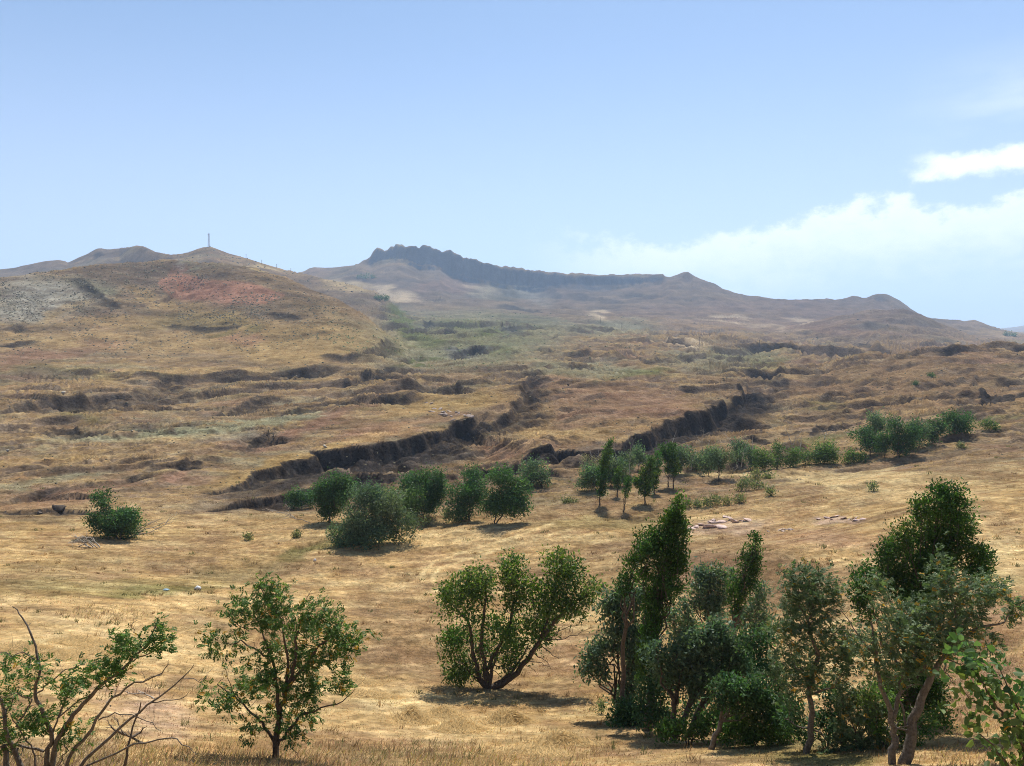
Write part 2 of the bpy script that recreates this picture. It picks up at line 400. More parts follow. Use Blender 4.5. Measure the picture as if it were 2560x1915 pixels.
# ------------------------------------------------------------------ terrain: scarps (crest line in photo pixels left to right, face towards the viewer)
# (crest, face height in photo px at start / middle / end, recovery length factor, soil and painted shade tone 0..1)
SCARPS = [
    (Z4([(1150, 800), (1300, 790), (1400, 762), (1560, 692), (1760, 632), (1950, 590)]) + Z5([(480, 568), (640, 545), (800, 515), (960, 490), (1150, 455), (1280, 410), (1385, 372)]), (14, 72, 66), 3.4, 1.0),
    (Z5([(1385, 372), (1440, 392), (1560, 342), (1640, 312), (1700, 240), (1740, 160), (1790, 95)]), (26, 24, 14), 2.5, .75),
    (Z5([(1640, 600), (1690, 575), (1750, 550), (1900, 510)]) + Z6([(280, 655), (440, 670), (560, 665), (700, 640), (850, 600), (1000, 555), (1150, 490), (1290, 460), (1440, 395), (1600, 330), (1700, 250), (1745, 215)]), (44, 56, 66), 3.0, 1.0),
    ([(490, 1277), (560, 1262), (610, 1254), (760, 1228), (900, 1196), (1000, 1180), (1110, 1166), (1210, 1158), (1300, 1160), (1400, 1175)], (26, 38, 32), 3, 1.0),
    ([(-60, 1280), (60, 1276), (140, 1270), (185, 1276), (250, 1278), (330, 1268)], (14, 18, 8), 2.5, .9),
    (Z4([(1650, 362), (1750, 330), (1900, 290), (2000, 285), (2212, 280)]), (8, 16, 8), 3, .7),
    (Z5([(640, 285), (740, 262), (860, 238), (970, 215)]), (12, 20, 20), 3, .6),
    (Z5([(970, 222), (1050, 180), (1150, 158), (1290, 150), (1420, 150)]), (22, 16, 6), 4, .45),
    (Z4([(320, 400), (450, 410), (560, 440), (640, 425), (800, 425), (960, 410)]), (8, 16, 6), 3, .7),
    (Z4([(1230, 345), (1340, 310), (1450, 270), (1510, 240), (1580, 225)]), (12, 18, 12), 3, .7),
    (Z4([(-100, 335), (0, 320), (100, 290), (300, 250), (450, 240), (600, 215), (750, 210), (880, 170), (960, 135), (1040, 110)]), (26, 38, 14), 5, .3),
    (Z4([(1200, 110), (1450, 95), (1700, 70), (1850, 40), (1960, 15)]), (6, 14, 26), 4, .4),
    (Z5([(590, 175), (660, 130), (740, 92), (790, 72), (880, 20)]), (14, 24, 12), 3, .8),
    (Z2([(180, 822), (280, 800), (340, 770), (370, 738), (395, 715)]), (6, 14, 10), 3, .6),
    (Z4([(380, 800), (600, 765), (780, 720), (940, 680)]), (8, 12, 6), 4, .4),
    (Z4([(1020, 692), (1080, 660), (1150, 648), (1240, 640)]), (16, 18, 8), 2.5, .75),
    (Z4([(1470, 555), (1500, 520), (1560, 480), (1640, 450), (1690, 455)]), (8, 18, 12), 2.5, .75),
    (Z4([(-60, 900), (120, 830), (250, 800), (430, 785)]), (20, 22, 8), 4, .35),
    (Z7([(1600, 395), (1680, 342), (1850, 330), (1870, 290), (1930, 262), (2050, 265), (2212, 262), (2500, 290)]), (10, 26, 24), 3, .95),
    (Z7([(500, 560), (560, 482), (660, 478), (760, 492), (860, 480)]), (16, 22, 6), 3, .95),
    (Z7([(270, 555), (350, 532), (470, 532)]), (12, 16, 8), 3, .9),
    (Z7([(0, 570), (60, 552), (150, 575), (260, 592)]), (18, 18, 6), 3, .9),
    (Z7([(180, 120), (280, 130), (400, 190)]), (10, 18, 8), 4, .4),
    (Z7([(600, 130), (720, 122), (900, 160)]), (8, 14, 8), 4, .4),
    (Z7([(920, 140), (1000, 108), (1100, 130)]), (6, 12, 6), 4, .4),
    (Z7([(1180, 300), (1280, 285), (1420, 315)]), (8, 12, 6), 4, .5),
    (Z7([(560, 340), (640, 315), (740, 330)]), (8, 12, 6), 4, .6),
    (Z7([(1650, 270), (1740, 225), (1860, 240)]), (8, 14, 6), 4, .6),
    (Z7([(1460, 110), (1520, 115)]), (8, 9, 6), 4, .7),
    (Z7([(780, 400), (880, 410), (980, 470)]), (6, 10, 8), 3, .6),
    (Z7([(1890, 165), (2000, 150), (2150, 170)]), (6, 10, 6), 4, .4),
    (Z3([(830, 748), (950, 742), (1050, 770)]), (5, 9, 5), 4, .7),
    (Z3([(880, 790), (1000, 795), (1180, 822)]), (7, 13, 6), 4, .7),
    (Z3([(1180, 780), (1260, 780), (1360, 830)]), (5, 9, 5), 4, .5),
    (Z3([(1640, 810), (1760, 805), (1900, 830)]), (4, 8, 4), 4, .5),
    (Z3([(1900, 870), (2000, 870), (2090, 900)]), (5, 10, 5), 4, .4),
    (Z2([(780, 850), (850, 800), (930, 780), (1010, 780)]), (16, 26, 6), 3, .75),
    (Z2([(1080, 700), (1180, 655), (1240, 665)]), (8, 16, 8), 4, .7),
    (Z2([(600, 655), (660, 638), (720, 650)]), (6, 14, 6), 4, .7),
    (Z2([(760, 700), (800, 685), (850, 700)]), (6, 9, 6), 4, .6),
    (Z2([(1440, 655), (1480, 640), (1520, 655)]), (6, 9, 6), 4, .8),
    (Z2([(1670, 680), (1710, 665), (1750, 690)]), (6, 9, 6), 4, .7),
    (Z2([(1380, 735), (1440, 722), (1500, 735)]), (6, 12, 6), 4, .5),
    (Z2([(1340, 830), (1400, 810), (1450, 820)]), (5, 9, 5), 4, .5),
    (Z2([(1790, 850), (1850, 845), (2100, 855)]), (6, 10, 6), 4, .4),
    (Z2([(1690, 1000), (1820, 988), (1930, 1000)]), (5, 9, 5), 4, .7),
    (Z2([(1200, 940), (1270, 950), (1310, 950)]), (8, 12, 8), 4, .6),
    (Z2([(1180, 525), (1300, 545), (1400, 575)]), (4, 8, 4), 4, .6),
    (Z2([(640, 505), (700, 490), (770, 510)]), (4, 9, 5), 4, .5),
    (Z2([(1420, 420), (1480, 440), (1540, 480)]), (8, 12, 8), 5, .3),
    (Z2([(1560, 440), (1750, 480), (1900, 505)]), (6, 11, 6), 5, .3),
    (Z2([(1900, 450), (2000, 455), (2100, 480)]), (6, 12, 6), 5, .3),
    (Z1([(500, 350), (600, 430), (700, 510), (760, 545)]), (5, 7, 4), 2.5, .7),
    (Z1([(1060, 632), (1200, 652), (1320, 657), (1500, 642)]), (3, 6, 3), 3, .7),
    (Z1([(-60, 785), (0, 775), (100, 760), (200, 745)]), (6, 7, 4), 3, .8),
    (Z1([(1690, 572), (1780, 585), (1880, 605)]), (3, 5, 3), 3, .7),
    (Z1([(2000, 822), (2110, 832), (2212, 820)]), (5, 8, 5), 3, .7),
    (Z1([(0, 670), (120, 655), (260, 690)]), (6, 12, 6), 4, .4),
    (Z1([(985, 395), (1015, 345), (1100, 345), (1240, 362), (1400, 388), (1560, 420), (1700, 445), (1760, 452)]), (18, 15, 4), 5, -1.0),
    (Z1([(1060, 455), (1200, 430), (1400, 440), (1600, 470)]), (5, 5, 3), 4, -1.0),
    (Z1([(560, 225), (610, 200), (660, 215)]), (6, 14, 10), 4, .4),
    ([(870, 1312), (960, 1330), (1010, 1318), (1090, 1290), (1160, 1283)], (10, 16, 6), 4, .15),
    ([(1470, 1240), (1520, 1285), (1600, 1290), (1680, 1262), (1760, 1230)], (8, 14, 6), 5, .1),
    ([(1690, 1225), (1800, 1205), (1900, 1180), (2050, 1165), (2200, 1150), (2330, 1120)], (6, 8, 5), 4, .1),
    ([(1980, 1222), (2050, 1214), (2130, 1214), (2240, 1228)], (5, 7, 4), 3, .1),
    ([(2340, 1110), (2380, 1130), (2400, 1150)], (5, 7, 4), 3, .1),
    ([(-80, 1500), (40, 1498), (110, 1502), (140, 1512)], (8, 10, 6), 2, .2),
    ([(640, 1400), (720, 1370), (820, 1340), (900, 1335)], (10, 14, 8), 3, .1),
]


def first_hit(u, v, hfun):
    y = np.exp(np.linspace(math.log(9.0), math.log(15000), 2600))
    x = (u - CU) / F * y
    r = CV - F * hfun(x, y) / y
    i = int(np.argmax(r <= v)) if (r <= v).any() else len(y) - 1
    return y[i]


SC_DATA = []
for crest, hp, rec, tone in SCARPS:
    pts, hs = [], []
    bst = 1.5 if .25 <= tone <= .8 else 1.0
    cu = np.array([p[0] for p in crest])
    ln = np.concatenate([[0], np.cumsum(np.hypot(np.diff(cu), np.diff([p[1] for p in crest])))])
    ln = ln / ln[-1]
    for (pu, pv), q in zip(crest, ln):
        D = first_hit(pu, pv, h_hills)
        pts.append(((pu - CU) / F * D, D))
        hs.append(np.interp(q, [0, .12, .5, .88, 1], [0, hp[0], hp[1], hp[2], 0 if hp[2] < 30 else hp[2] * .5]) * D / F * bst)
    SC_DATA.append((np.array(pts), np.array(hs), rec, tone))


def h_scarps(x, y):
    dz = np.zeros_like(x)
    soil = np.zeros_like(x)
    red = np.zeros_like(x)
    for k, (P, hs, rec, tone) in enumerate(SC_DATA):
        hm = hs.max()
        mrg = hm * (rec * 4 + 3)
        m = np.nonzero((x > P[:, 0].min() - mrg) & (x < P[:, 0].max() + mrg) & (y > P[:, 1].min() - mrg) & (y < P[:, 1].max() + mrg))[0]
        if not len(m):
            continue
        xm, ym = x[m], y[m]
        best = np.full(len(m), 1e9)
        sd = np.zeros(len(m))
        hh = np.zeros(len(m))
        for i in range(len(P) - 1):
            a, b = P[i], P[i + 1]
            e = b - a
            L2 = e @ e
            t = np.clip(((xm - a[0]) * e[0] + (ym - a[1]) * e[1]) / L2, 0, 1)
            dx_, dy_ = xm - a[0] - t * e[0], ym - a[1] - t * e[1]
            d = np.hypot(dx_, dy_)
            c = -(e[0] * dy_ - e[1] * dx_)                 # >0 on the viewer's side
            q = d < best
            best[q] = d[q]
            sd[q] = np.where(c[q] > 0, d[q], -d[q])
            hh[q] = hs[i] + t[q] * (hs[i + 1] - hs[i])
        wl_ = max(hm, .4)
        sd = sd + wl_ * (.42 * perlin(xm / (3.4 * wl_), ym / (3.4 * wl_), 50 + k) + .28 * perlin(xm / (1.3 * wl_), ym / (1.3 * wl_), 51 + k) + .10 * perlin(xm / (.45 * wl_), ym / (.45 * wl_), 52) + .05 * perlin(xm / (.2 * wl_), ym / (.2 * wl_), 57))
        hh = hh * (1 + .4 * perlin(xm / (4 * wl_), ym / (4 * wl_), 53 + k))
        face = np.maximum(.55 * hh, .006 * ym * np.clip(ym / 120, .3, 1.6))
        if tone < 0:
            face = face * 3.2
        elif tone < .5:
            face = face * 1.5
        elif tone > .9:
            face = face * .8
        w1 = sstep(sd / face, 0, 1)
        w2 = sstep(sd / (face * 4), .2, 1)
        dec = np.exp(-np.maximum(sd - face, 0) / (rec * np.maximum(hh, .1) * 1.3))
        dz[m] -= hh * (.8 * w1 + .2 * w2) * dec
        tal = sstep(sd, .6 * face, 1.3 * face) * sstep(sd, face + 2.6 * hh, face + .8 * hh)
        dz[m] += tal * hh * (.42 * np.maximum(perlin(xm / (1.2 * wl_), ym / (1.0 * wl_), 54 + k), -.1) + .2 * np.abs(perlin(xm / (.5 * wl_), ym / (.5 * wl_), 55 + k)))
        lip = np.exp(-((sd + face) / (face * 1.8 + .05)) ** 2) * .05 * hh
        dz[m] += lip
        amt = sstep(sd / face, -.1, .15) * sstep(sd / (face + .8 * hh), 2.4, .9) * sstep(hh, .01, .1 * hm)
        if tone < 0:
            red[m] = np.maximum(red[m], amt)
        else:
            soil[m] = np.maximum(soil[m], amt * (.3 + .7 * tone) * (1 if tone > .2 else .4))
    return dz, soil, red


MOUNDS = []          # (x, y, rx, ry, h) filled below
for (mu, mv, ru, hpx) in [(1050, 1790, 40, 0)]:
    pass


def terrain(x, y, full=False):
    shp = np.shape(x)
    x, y = np.ravel(x).astype(float), np.ravel(y).astype(float)
    u = CU + F * x / y
    z = h_hills(x, y)
    v = CV - F * z / y
    dn, cn = h_noise(x, y, u, v, True)
    ds, soil, red = h_scarps(x, y)
    z = z + dn + ds
    if full:
        return z.reshape(shp), u, CV - F * z / y, cn, soil, red
    return z.reshape(shp)


def ground_hit(u, v):
    """first point of the ground seen through photo pixel (u, v)"""
    y = np.exp(np.linspace(math.log(7.0), math.log(9000), 1800))
    r = CV - F * terrain((u - CU) / F * y, y) / y
    i = int(np.argmax(r <= v)) if (r <= v).any() else len(y) - 1
    D = y[i]
    return (u - CU) / F * D, D, float(terrain(np.array([(u - CU) / F * D]), np.array([D]))[0])

# ------------------------------------------------------------------ terrain: mesh sampled so that rows are even where the ground is seen
KIN = np.linspace(-.72, .72, 940)
KOUT = np.tan(np.linspace(math.atan(.725), math.radians(78), 60))
KC = np.concatenate([-KOUT[::-1], KIN, KOUT])
NROW = 800
_kc = np.linspace(-.72, .72, 180)
_s = np.linspace(SMIN, math.log(15500), 2200)
_Y = np.exp(_s)[None, :].repeat(len(_kc), 0)
_X = _kc[:, None] * _Y
_Z = terrain(_X, _Y)
_row = CV - F * _Z / _Y
_vis = np.minimum.accumulate(_row, axis=1)
_den = np.abs(np.gradient(_vis, axis=1))
_den[_row > 2000] *= .12
_den = np.minimum(_den, np.percentile(_den, 99.9))
_den = _den / _den.sum(1, keepdims=True)
_den = gsmooth(_den, 2.0, 0)
_den = gsmooth(_den, 3.0, 1)
_den = 0.8 * _den / _den.sum(1, keepdims=True) + .2 / _den.shape[1]
_cdf = np.cumsum(_den, 1)
_cdf = (_cdf - _cdf[:, :1]) / (_cdf[:, -1:] - _cdf[:, :1])
_q = np.linspace(0, 1, NROW)
_srow = np.array([np.interp(_q, _cdf[i], _s) for i in range(len(_kc))])
S = np.array([np.interp(np.clip(KC, -.72, .72), _kc, _srow[:, j]) for j in range(NROW)]).T
GY = np.exp(S)
GX = KC[:, None] * GY
GZ, gu, gv, gcn, gsoil_shade, gred = terrain(GX, GY, True)
NC = len(KC)
print("terrain grid", NC, NROW)

# ------------------------------------------------------------------ soil colours (earth, straw and rock, with shade painted into folds and scarps)
PAL = {
    "straw": (.44, .292, .13), "pale": (.58, .425, .21), "brown": (.235, .15, .083), "tan": (.275, .19, .108), "gold": (.37, .245, .10),
    "dusk": (.15, .11, .08), "dark": (.048, .041, .037), "olive": (.17, .155, .06), "green": (.115, .135, .04), "sage": (.25, .245, .15),
    "grey": (.33, .31, .25), "red": (.38, .195, .125), "rust": (.255, .145, .095), "rock": (.105, .107, .118), "pink": (.46, .33, .26), "field": (.52, .39, .24), "gmoss": (.13, .13, .075),
}
gy = GY.ravel()
gx = GX.ravel()


def C(n):
    return np.array(PAL[n])


# wandering edges for the soil patches
wu = gu + 26 * fbm(gx / gy * 14, np.log(gy) * 9, 3, 80)
wv = gv + 13 * fbm(gx / gy * 16, np.log(gy) * 12, 3, 90)
near = sstep(gy, 118, 90)
col = C("tan")[None, :] * (1 - near[:, None]) + C("straw")[None, :] * near[:, None]


def blend(cname, w):
    global col
    c = C(cname) if isinstance(cname, str) else np.array(cname)
    w = np.clip(w, 0, 1)[:, None]
    col = col * (1 - w) + c[None, :] * w


def ell(u0, v0, ru, rv, rot=0, soft=.45):
    a = math.radians(rot)
    du, dv = wu - u0, wv - v0
    p = (du * math.cos(a) + dv * math.sin(a)) / ru
    q = (-du * math.sin(a) + dv * math.cos(a)) / rv
    return sstep(np.hypot(p, q), 1 + soft, 1 - soft)


n1 = fbm(gx / gy * 9, np.log(gy) * 7, 4, 110)
n2 = fbm(gx / (gy ** .75) * 1.6, gy ** .25 * 14, 4, 120)
mid = 1 - near
# folds: darker soil in the lows, shade painted on steep sides, crests dry grass
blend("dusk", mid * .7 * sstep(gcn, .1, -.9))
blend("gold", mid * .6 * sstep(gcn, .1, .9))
blend("brown", mid * .65 * sstep(n1, .05, .6))
blend("rust", mid * .4 * sstep(n1, -.2, -.7))
blend("sage", mid * .35 * sstep(n2, .1, .8))
blend("brown", near * .7 * sstep(n1, .0, .6))
blend("rust", near * .35 * sstep(n1, -.1, -.7))
blend("pale", near * .5 * sstep(n2, .1, .8))
streak = fbm((gx + .5 * gy) / 11, (gy - .3 * gx) / 1.5, 4, 170)
blend("pale", near * .6 * sstep(streak, .05, .7))
blend("brown", near * .5 * sstep(streak, -.05, -.75))
for u0, v0, ru, rv, rot, cn, st in [
    # far slopes
    (1500, 740, 900, 60, 0, "dusk", .65), (1150, 700, 330, 40, 4, "dusk", .6), (2200, 790, 300, 60, 0, "dusk", .6), (1900, 790, 300, 40, 0, "rust", .3),
    (985, 733, 60, 14, 8, "field", .8), (875, 712, 60, 12, 6, "pale", .55), (1190, 722, 45, 9, 12, "field", .75), (1120, 718, 80, 16, -2, "rust", .4),
    (1490, 785, 26, 10, 14, "field", .9), (1720, 855, 60, 9, 9, "field", .85), (1800, 798, 60, 5, 4, "field", .7), (2000, 798, 40, 5, 3, "field", .6), (1940, 818, 90, 5, 10, "field", .4),
    (2260, 836, 110, 16, 0, "tan", .5), (1250, 730, 80, 18, 6, "gmoss", .45), (2130, 830, 160, 12, 4, "rust", .35), (1100, 765, 200, 5, 0, "tan", .5),
    (1010, 690, 140, 10, 0, "tan", .3), (1300, 705, 200, 12, 6, "rock", .5), (1330, 730, 60, 20, 20, "grey", .35),
    # green central valley
    (1120, 850, 260, 70, 0, "sage", .75), (1180, 830, 200, 40, 0, "olive", .45), (1000, 800, 20, 46, -20, "green", .9), (1040, 840, 60, 16, 20, "green", .7),
    (1150, 812, 60, 12, 0, "green", .6), (1220, 830, 40, 9, -10, "green", .7), (1230, 875, 70, 12, 0, "green", .45), (985, 880, 26, 6, 0, "green", .8), (1040, 905, 60, 5, -8, "green", .7),
    (1590, 935, 90, 10, -5, "green", .65), (1450, 925, 140, 16, 0, "sage", .6), (1320, 805, 90, 12, 0, "gmoss", .5), (1500, 820, 140, 20, 0, "sage", .6),
    (1910, 912, 50, 14, -15, "green", .7), (1850, 890, 90, 14, 0, "olive", .5), (1800, 900, 150, 30, 0, "sage", .45), (1990, 930, 120, 14, 3, "straw", .6), (2140, 925, 60, 10, 5, "straw", .4),
    (1170, 880, 50, 14, -8, "rock", .6), (1060, 815, 40, 8, 0, "rock", .5), (1270, 825, 40, 8, 0, "rock", .5),
    # right
    (2300, 960, 330, 70, 0, "brown", .65), (2000, 985, 180, 30, 0, "brown", .6), (2450, 890, 160, 20, 4, "rust", .35), (2100, 1000, 250, 14, 0, "straw", .25), (2060, 1010, 60, 10, 5, "olive", .5),
    # left hill
    (430, 790, 470, 120, 4, "tan", .5), (700, 830, 260, 70, 8, "gold", .65), (400, 860, 400, 24, 3, "straw", .55), (120, 745, 130, 44, 0, "grey", .6), (230, 712, 60, 24, 20, "sage", .7), (30, 790, 60, 20, 0, "grey", .45),
    (340, 690, 150, 36, 0, "dusk", .75), (620, 762, 170, 28, 10, "dusk", .7), (520, 672, 140, 14, 5, "dusk", .6), (60, 740, 110, 60, 0, "grey", .35), (300, 805, 130, 14, 0, "gold", .5), (160, 775, 80, 12, -20, "gold", .5), (380, 745, 80, 14, 20, "gold", .45),
    (610, 850, 60, 14, 0, "red", .55), (560, 836, 40, 6, 0, "green", .3), (640, 830, 40, 12, -30, "olive", .5), (120, 885, 140, 12, -3, "rust", .65), (260, 862, 60, 10, 3, "rust", .55), (30, 905, 40, 10, 0, "rust", .5),
    (200, 930, 260, 12, 2, "olive", .5), (60, 935, 120, 16, 0, "dusk", .55), (560, 930, 320, 7, 1, "straw", .65), (330, 945, 120, 8, 4, "straw", .4), (700, 900, 100, 20, 0, "gold", .4),
    (500, 805, 130, 20, 0, "olive", .3), (455, 668, 16, 6, 10, "grey", .85), (480, 662, 34, 7, 10, "sage", .5), (660, 675, 30, 4, 8, "pale", .6),
    # left valley floor
    (200, 1010, 130, 18, -10, "dusk", .5), (200, 1040, 60, 12, 4, "olive", .5), (300, 1000, 120, 22, 0, "dusk", .45), (600, 1060, 300, 10, -6, "sage", .75), (350, 1090, 260, 12, -3, "sage", .55), (560, 1092, 80, 10, -8, "grey", .3),
    (120, 1200, 160, 8, -10, "sage", .5), (330, 1140, 220, 14, -10, "tan", .4), (420, 1095, 160, 6, -3, "pale", .3), (130, 1150, 160, 14, -4, "gold", .35), (140, 1240, 140, 24, -8, "rust", .55), (300, 1210, 100, 10, -6, "rust", .35),
    (720, 1090, 90, 14, -22, "rust", .6), (800, 1055, 120, 12, -20, "rust", .65), (880, 1030, 70, 10, -16, "rust", .5), (430, 1190, 40, 8, -10, "red", .35), (560, 1240, 60, 16, -16, "dusk", .4),
    # the long boat-shaped formation
    (780, 1135, 300, 15, -17, "gold", .85), (1150, 1010, 160, 16, -8, "gold", .8), (960, 1075, 160, 20, -10, "rust", .6), (880, 1105, 160, 12, -14, "straw", .4), (1060, 1000, 120, 12, -12, "gold", .6), (1110, 1090, 60, 12, 0, "gold", .4),
    (1500, 1010, 220, 60, 0, "rust", .55), (1450, 1010, 120, 14, 0, "brown", .6), (1420, 1090, 140, 16, 3, "straw", .6), (1330, 1040, 50, 50, 10, "gold", .45), (1560, 1060, 160, 10, -8, "gold", .3), (1230, 1110, 80, 16, 10, "brown", .5), (1250, 1130, 70, 22, 10, "rust", .55), (1480, 1095, 80, 10, 0, "brown", .3),
    (1350, 972, 140, 5, 0, "straw", .45), (1780, 1050, 160, 14, -10, "tan", .4), (1890, 985, 60, 20, 0, "brown", .5),
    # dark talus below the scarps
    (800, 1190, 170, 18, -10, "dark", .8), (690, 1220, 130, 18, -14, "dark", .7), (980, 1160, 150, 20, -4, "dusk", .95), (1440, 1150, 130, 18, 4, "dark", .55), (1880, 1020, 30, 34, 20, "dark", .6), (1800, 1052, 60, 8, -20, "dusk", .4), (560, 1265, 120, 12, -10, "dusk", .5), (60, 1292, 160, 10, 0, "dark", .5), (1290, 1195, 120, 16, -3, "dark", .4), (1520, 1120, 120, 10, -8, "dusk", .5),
    # near fields
    (2050, 1105, 80, 10, -5, "olive", .55), (2430, 1055, 130, 10, -8, "olive", .6), (2290, 1030, 120, 5, -5, "straw", .5), (1900, 1090, 120, 14, 0, "straw", .3),
    (800, 1370, 120, 12, -14, "olive", .7), (740, 1385, 60, 12, -18, "green", .3), (700, 1420, 190, 26, -6, "brown", .55), (560, 1440, 160, 30, -10, "olive", .3), (220, 1465, 220, 24, 0, "olive", .5), (380, 1480, 170, 9, -5, "green", .4), (150, 1410, 180, 16, -6, "olive", .25), (60, 1520, 100, 12, 0, "brown", .45), (540, 1340, 200, 14, -6, "brown", .25), (360, 1400, 300, 40, -8, "brown", .35),
    (1900, 1450, 230, 75, 5, "brown", .85), (1750, 1420, 120, 40, 0, "rust", .5), (2050, 1345, 160, 24, 3, "rust", .5), (1830, 1380, 160, 34, 0, "brown", .5), (1800, 1320, 120, 22, -4, "pink", .45), (2100, 1304, 60, 7, 3, "pink", .6), (1500, 1420, 160, 60, 0, "brown", .35), (1050, 1600, 180, 110, 15, "brown", .6), (1420, 1640, 120, 60, 10, "rust", .4), (1000, 1480, 130, 16, -10, "brown", .4),
    (2150, 1195, 260, 18, 0, "pale", .7), (2300, 1240, 200, 20, 3, "pale", .5), (2480, 1380, 110, 60, 50, "pale", .6), (2450, 1150, 160, 12, -14, "brown", .4), (2500, 1300, 80, 30, 20, "brown", .4), (2480, 1440, 120, 16, 10, "olive", .3), (2480, 1550, 140, 50, 0, "rust", .45), (2420, 1700, 180, 90, 0, "rust", .5),
    (1500, 1310, 160, 14, 0, "olive", .4), (1300, 1285, 200, 16, 0, "brown", .3), (1620, 1270, 200, 8, -5, "brown", .35), (1850, 1180, 60, 10, 0, "olive", .3), (1250, 1330, 30, 5, -6, "dark", .7), (1100, 1345, 220, 14, -8, "pale", .35), (1380, 1350, 260, 12, -2, "pale", .4),
    (250, 1600, 260, 70, 0, "pale", .45), (900, 1720, 180, 40, 12, "pale", .6), (1150, 1830, 260, 50, 10, "pale", .55), (880, 1880, 260, 50, 0, "rust", .35), (1050, 1900, 260, 26, 6, "olive", .22), (500, 1880, 160, 40, 0, "straw", .4), (400, 1800, 80, 60, 20, "pink", .3), (330, 1750, 120, 40, 10, "pink", .2), (150, 1880, 160, 40, 0, "dusk", .35),
    (1960, 1860, 160, 40, 0, "olive", .5), (2080, 1900, 120, 16, 0, "green", .6), (1560, 1850, 160, 40, 0, "brown", .4),
]:
    blend(cn, st * ell(u0, v0, ru, rv, rot))
# wheel tracks across the mown field
for tr in [[(1055, 1450), (1058, 1430), (1085, 1405), (1160, 1380), (1260, 1350), (1380, 1310)], [(1085, 1460), (1082, 1440), (1100, 1420), (1180, 1395), (1300, 1358), (1420, 1325)],
           [(2440, 1290), (2480, 1340), (2560, 1420)], [(1700, 1185), (1990, 1190), (2060, 1210), (2110, 1225)], [(900, 1690), (1000, 1745), (1150, 1780)]]:
    best = np.full(len(gu), 1e9)
    for a, b in zip(tr[:-1], tr[1:]):
        e = np.subtract(b, a)
        t = np.clip(((gu - a[0]) * e[0] + (gv - a[1]) * e[1]) / (e @ e), 0, 1)
        best = np.minimum(best, np.hypot(gu - a[0] - t * e[0], (gv - a[1] - t * e[1]) * 2.2))
    blend("pale", .85 * sstep(best + 3 * n2, 11, 3))
# bare rock of the ridge, steep faces without grass, their shade deepened in the colour
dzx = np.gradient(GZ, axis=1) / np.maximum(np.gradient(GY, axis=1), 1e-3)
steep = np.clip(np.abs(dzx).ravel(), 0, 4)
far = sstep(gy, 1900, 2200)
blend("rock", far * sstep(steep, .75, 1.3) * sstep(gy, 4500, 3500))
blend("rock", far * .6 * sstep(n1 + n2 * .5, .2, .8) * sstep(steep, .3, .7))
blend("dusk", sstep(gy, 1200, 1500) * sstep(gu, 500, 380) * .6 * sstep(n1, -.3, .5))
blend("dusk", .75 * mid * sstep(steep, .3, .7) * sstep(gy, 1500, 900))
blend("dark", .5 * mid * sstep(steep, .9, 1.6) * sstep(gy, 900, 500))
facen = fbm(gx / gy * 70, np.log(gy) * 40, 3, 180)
blend("dark", .95 * gsoil_shade * (1 - .35 * sstep(facen, .25, .8)))  # scarp faces: dark bare soil with their shade painted in
_pu, _pv = gu + .35 * (wu - gu), gv + .45 * (wv - gv)
_top = np.interp(_pu, [400, 415, 450, 570, 650, 710], [708, 688, 684, 700, 713, 731])
_bot = np.interp(_pu, [400, 430, 450, 560, 660, 710], [712, 740, 752, 756, 762, 736])
redm = sstep(_pv, _top - 3, _top + 4) * sstep(_pv, _bot + 6, _bot - 6) * sstep(gy, 350, 420) * sstep(gy, 900, 800) * (_pu > 400) * (_pu < 712)
blend("red", np.maximum(redm * (.6 + .4 * sstep(n1, -.8, .2)) * (.7 + .3 * sstep(gcn, -.6, .3)), .9 * gred * ell(560, 716, 170, 45, 6)))
# fine mottling
mot = fbm(gx / gy * 60, np.log(gy) * 45, 3, 140)
mot2 = fbm(gx / gy * 24, np.log(gy) * 26, 4, 160)
col *= (1 + .2 * mot + .22 * mot2)[:, None]
col = np.clip(col, .01, .8)


# ------------------------------------------------------------------ materials
def new_mat(name):
    m = bpy.data.materials.new(name)
    m.use_nodes = True
    nt = m.node_tree
    nt.nodes.clear()
    return m, nt


def nd(nt, t, ins=None, **kw):
    n = nt.nodes.new(t)
    for a, b in kw.items():
        setattr(n, a, b)
    for k, q in (ins or {}).items():
        if hasattr(q, "is_linked"):
            nt.links.new(q, n.inputs[k])
        else:
            n.inputs[k].default_value = q
    return n


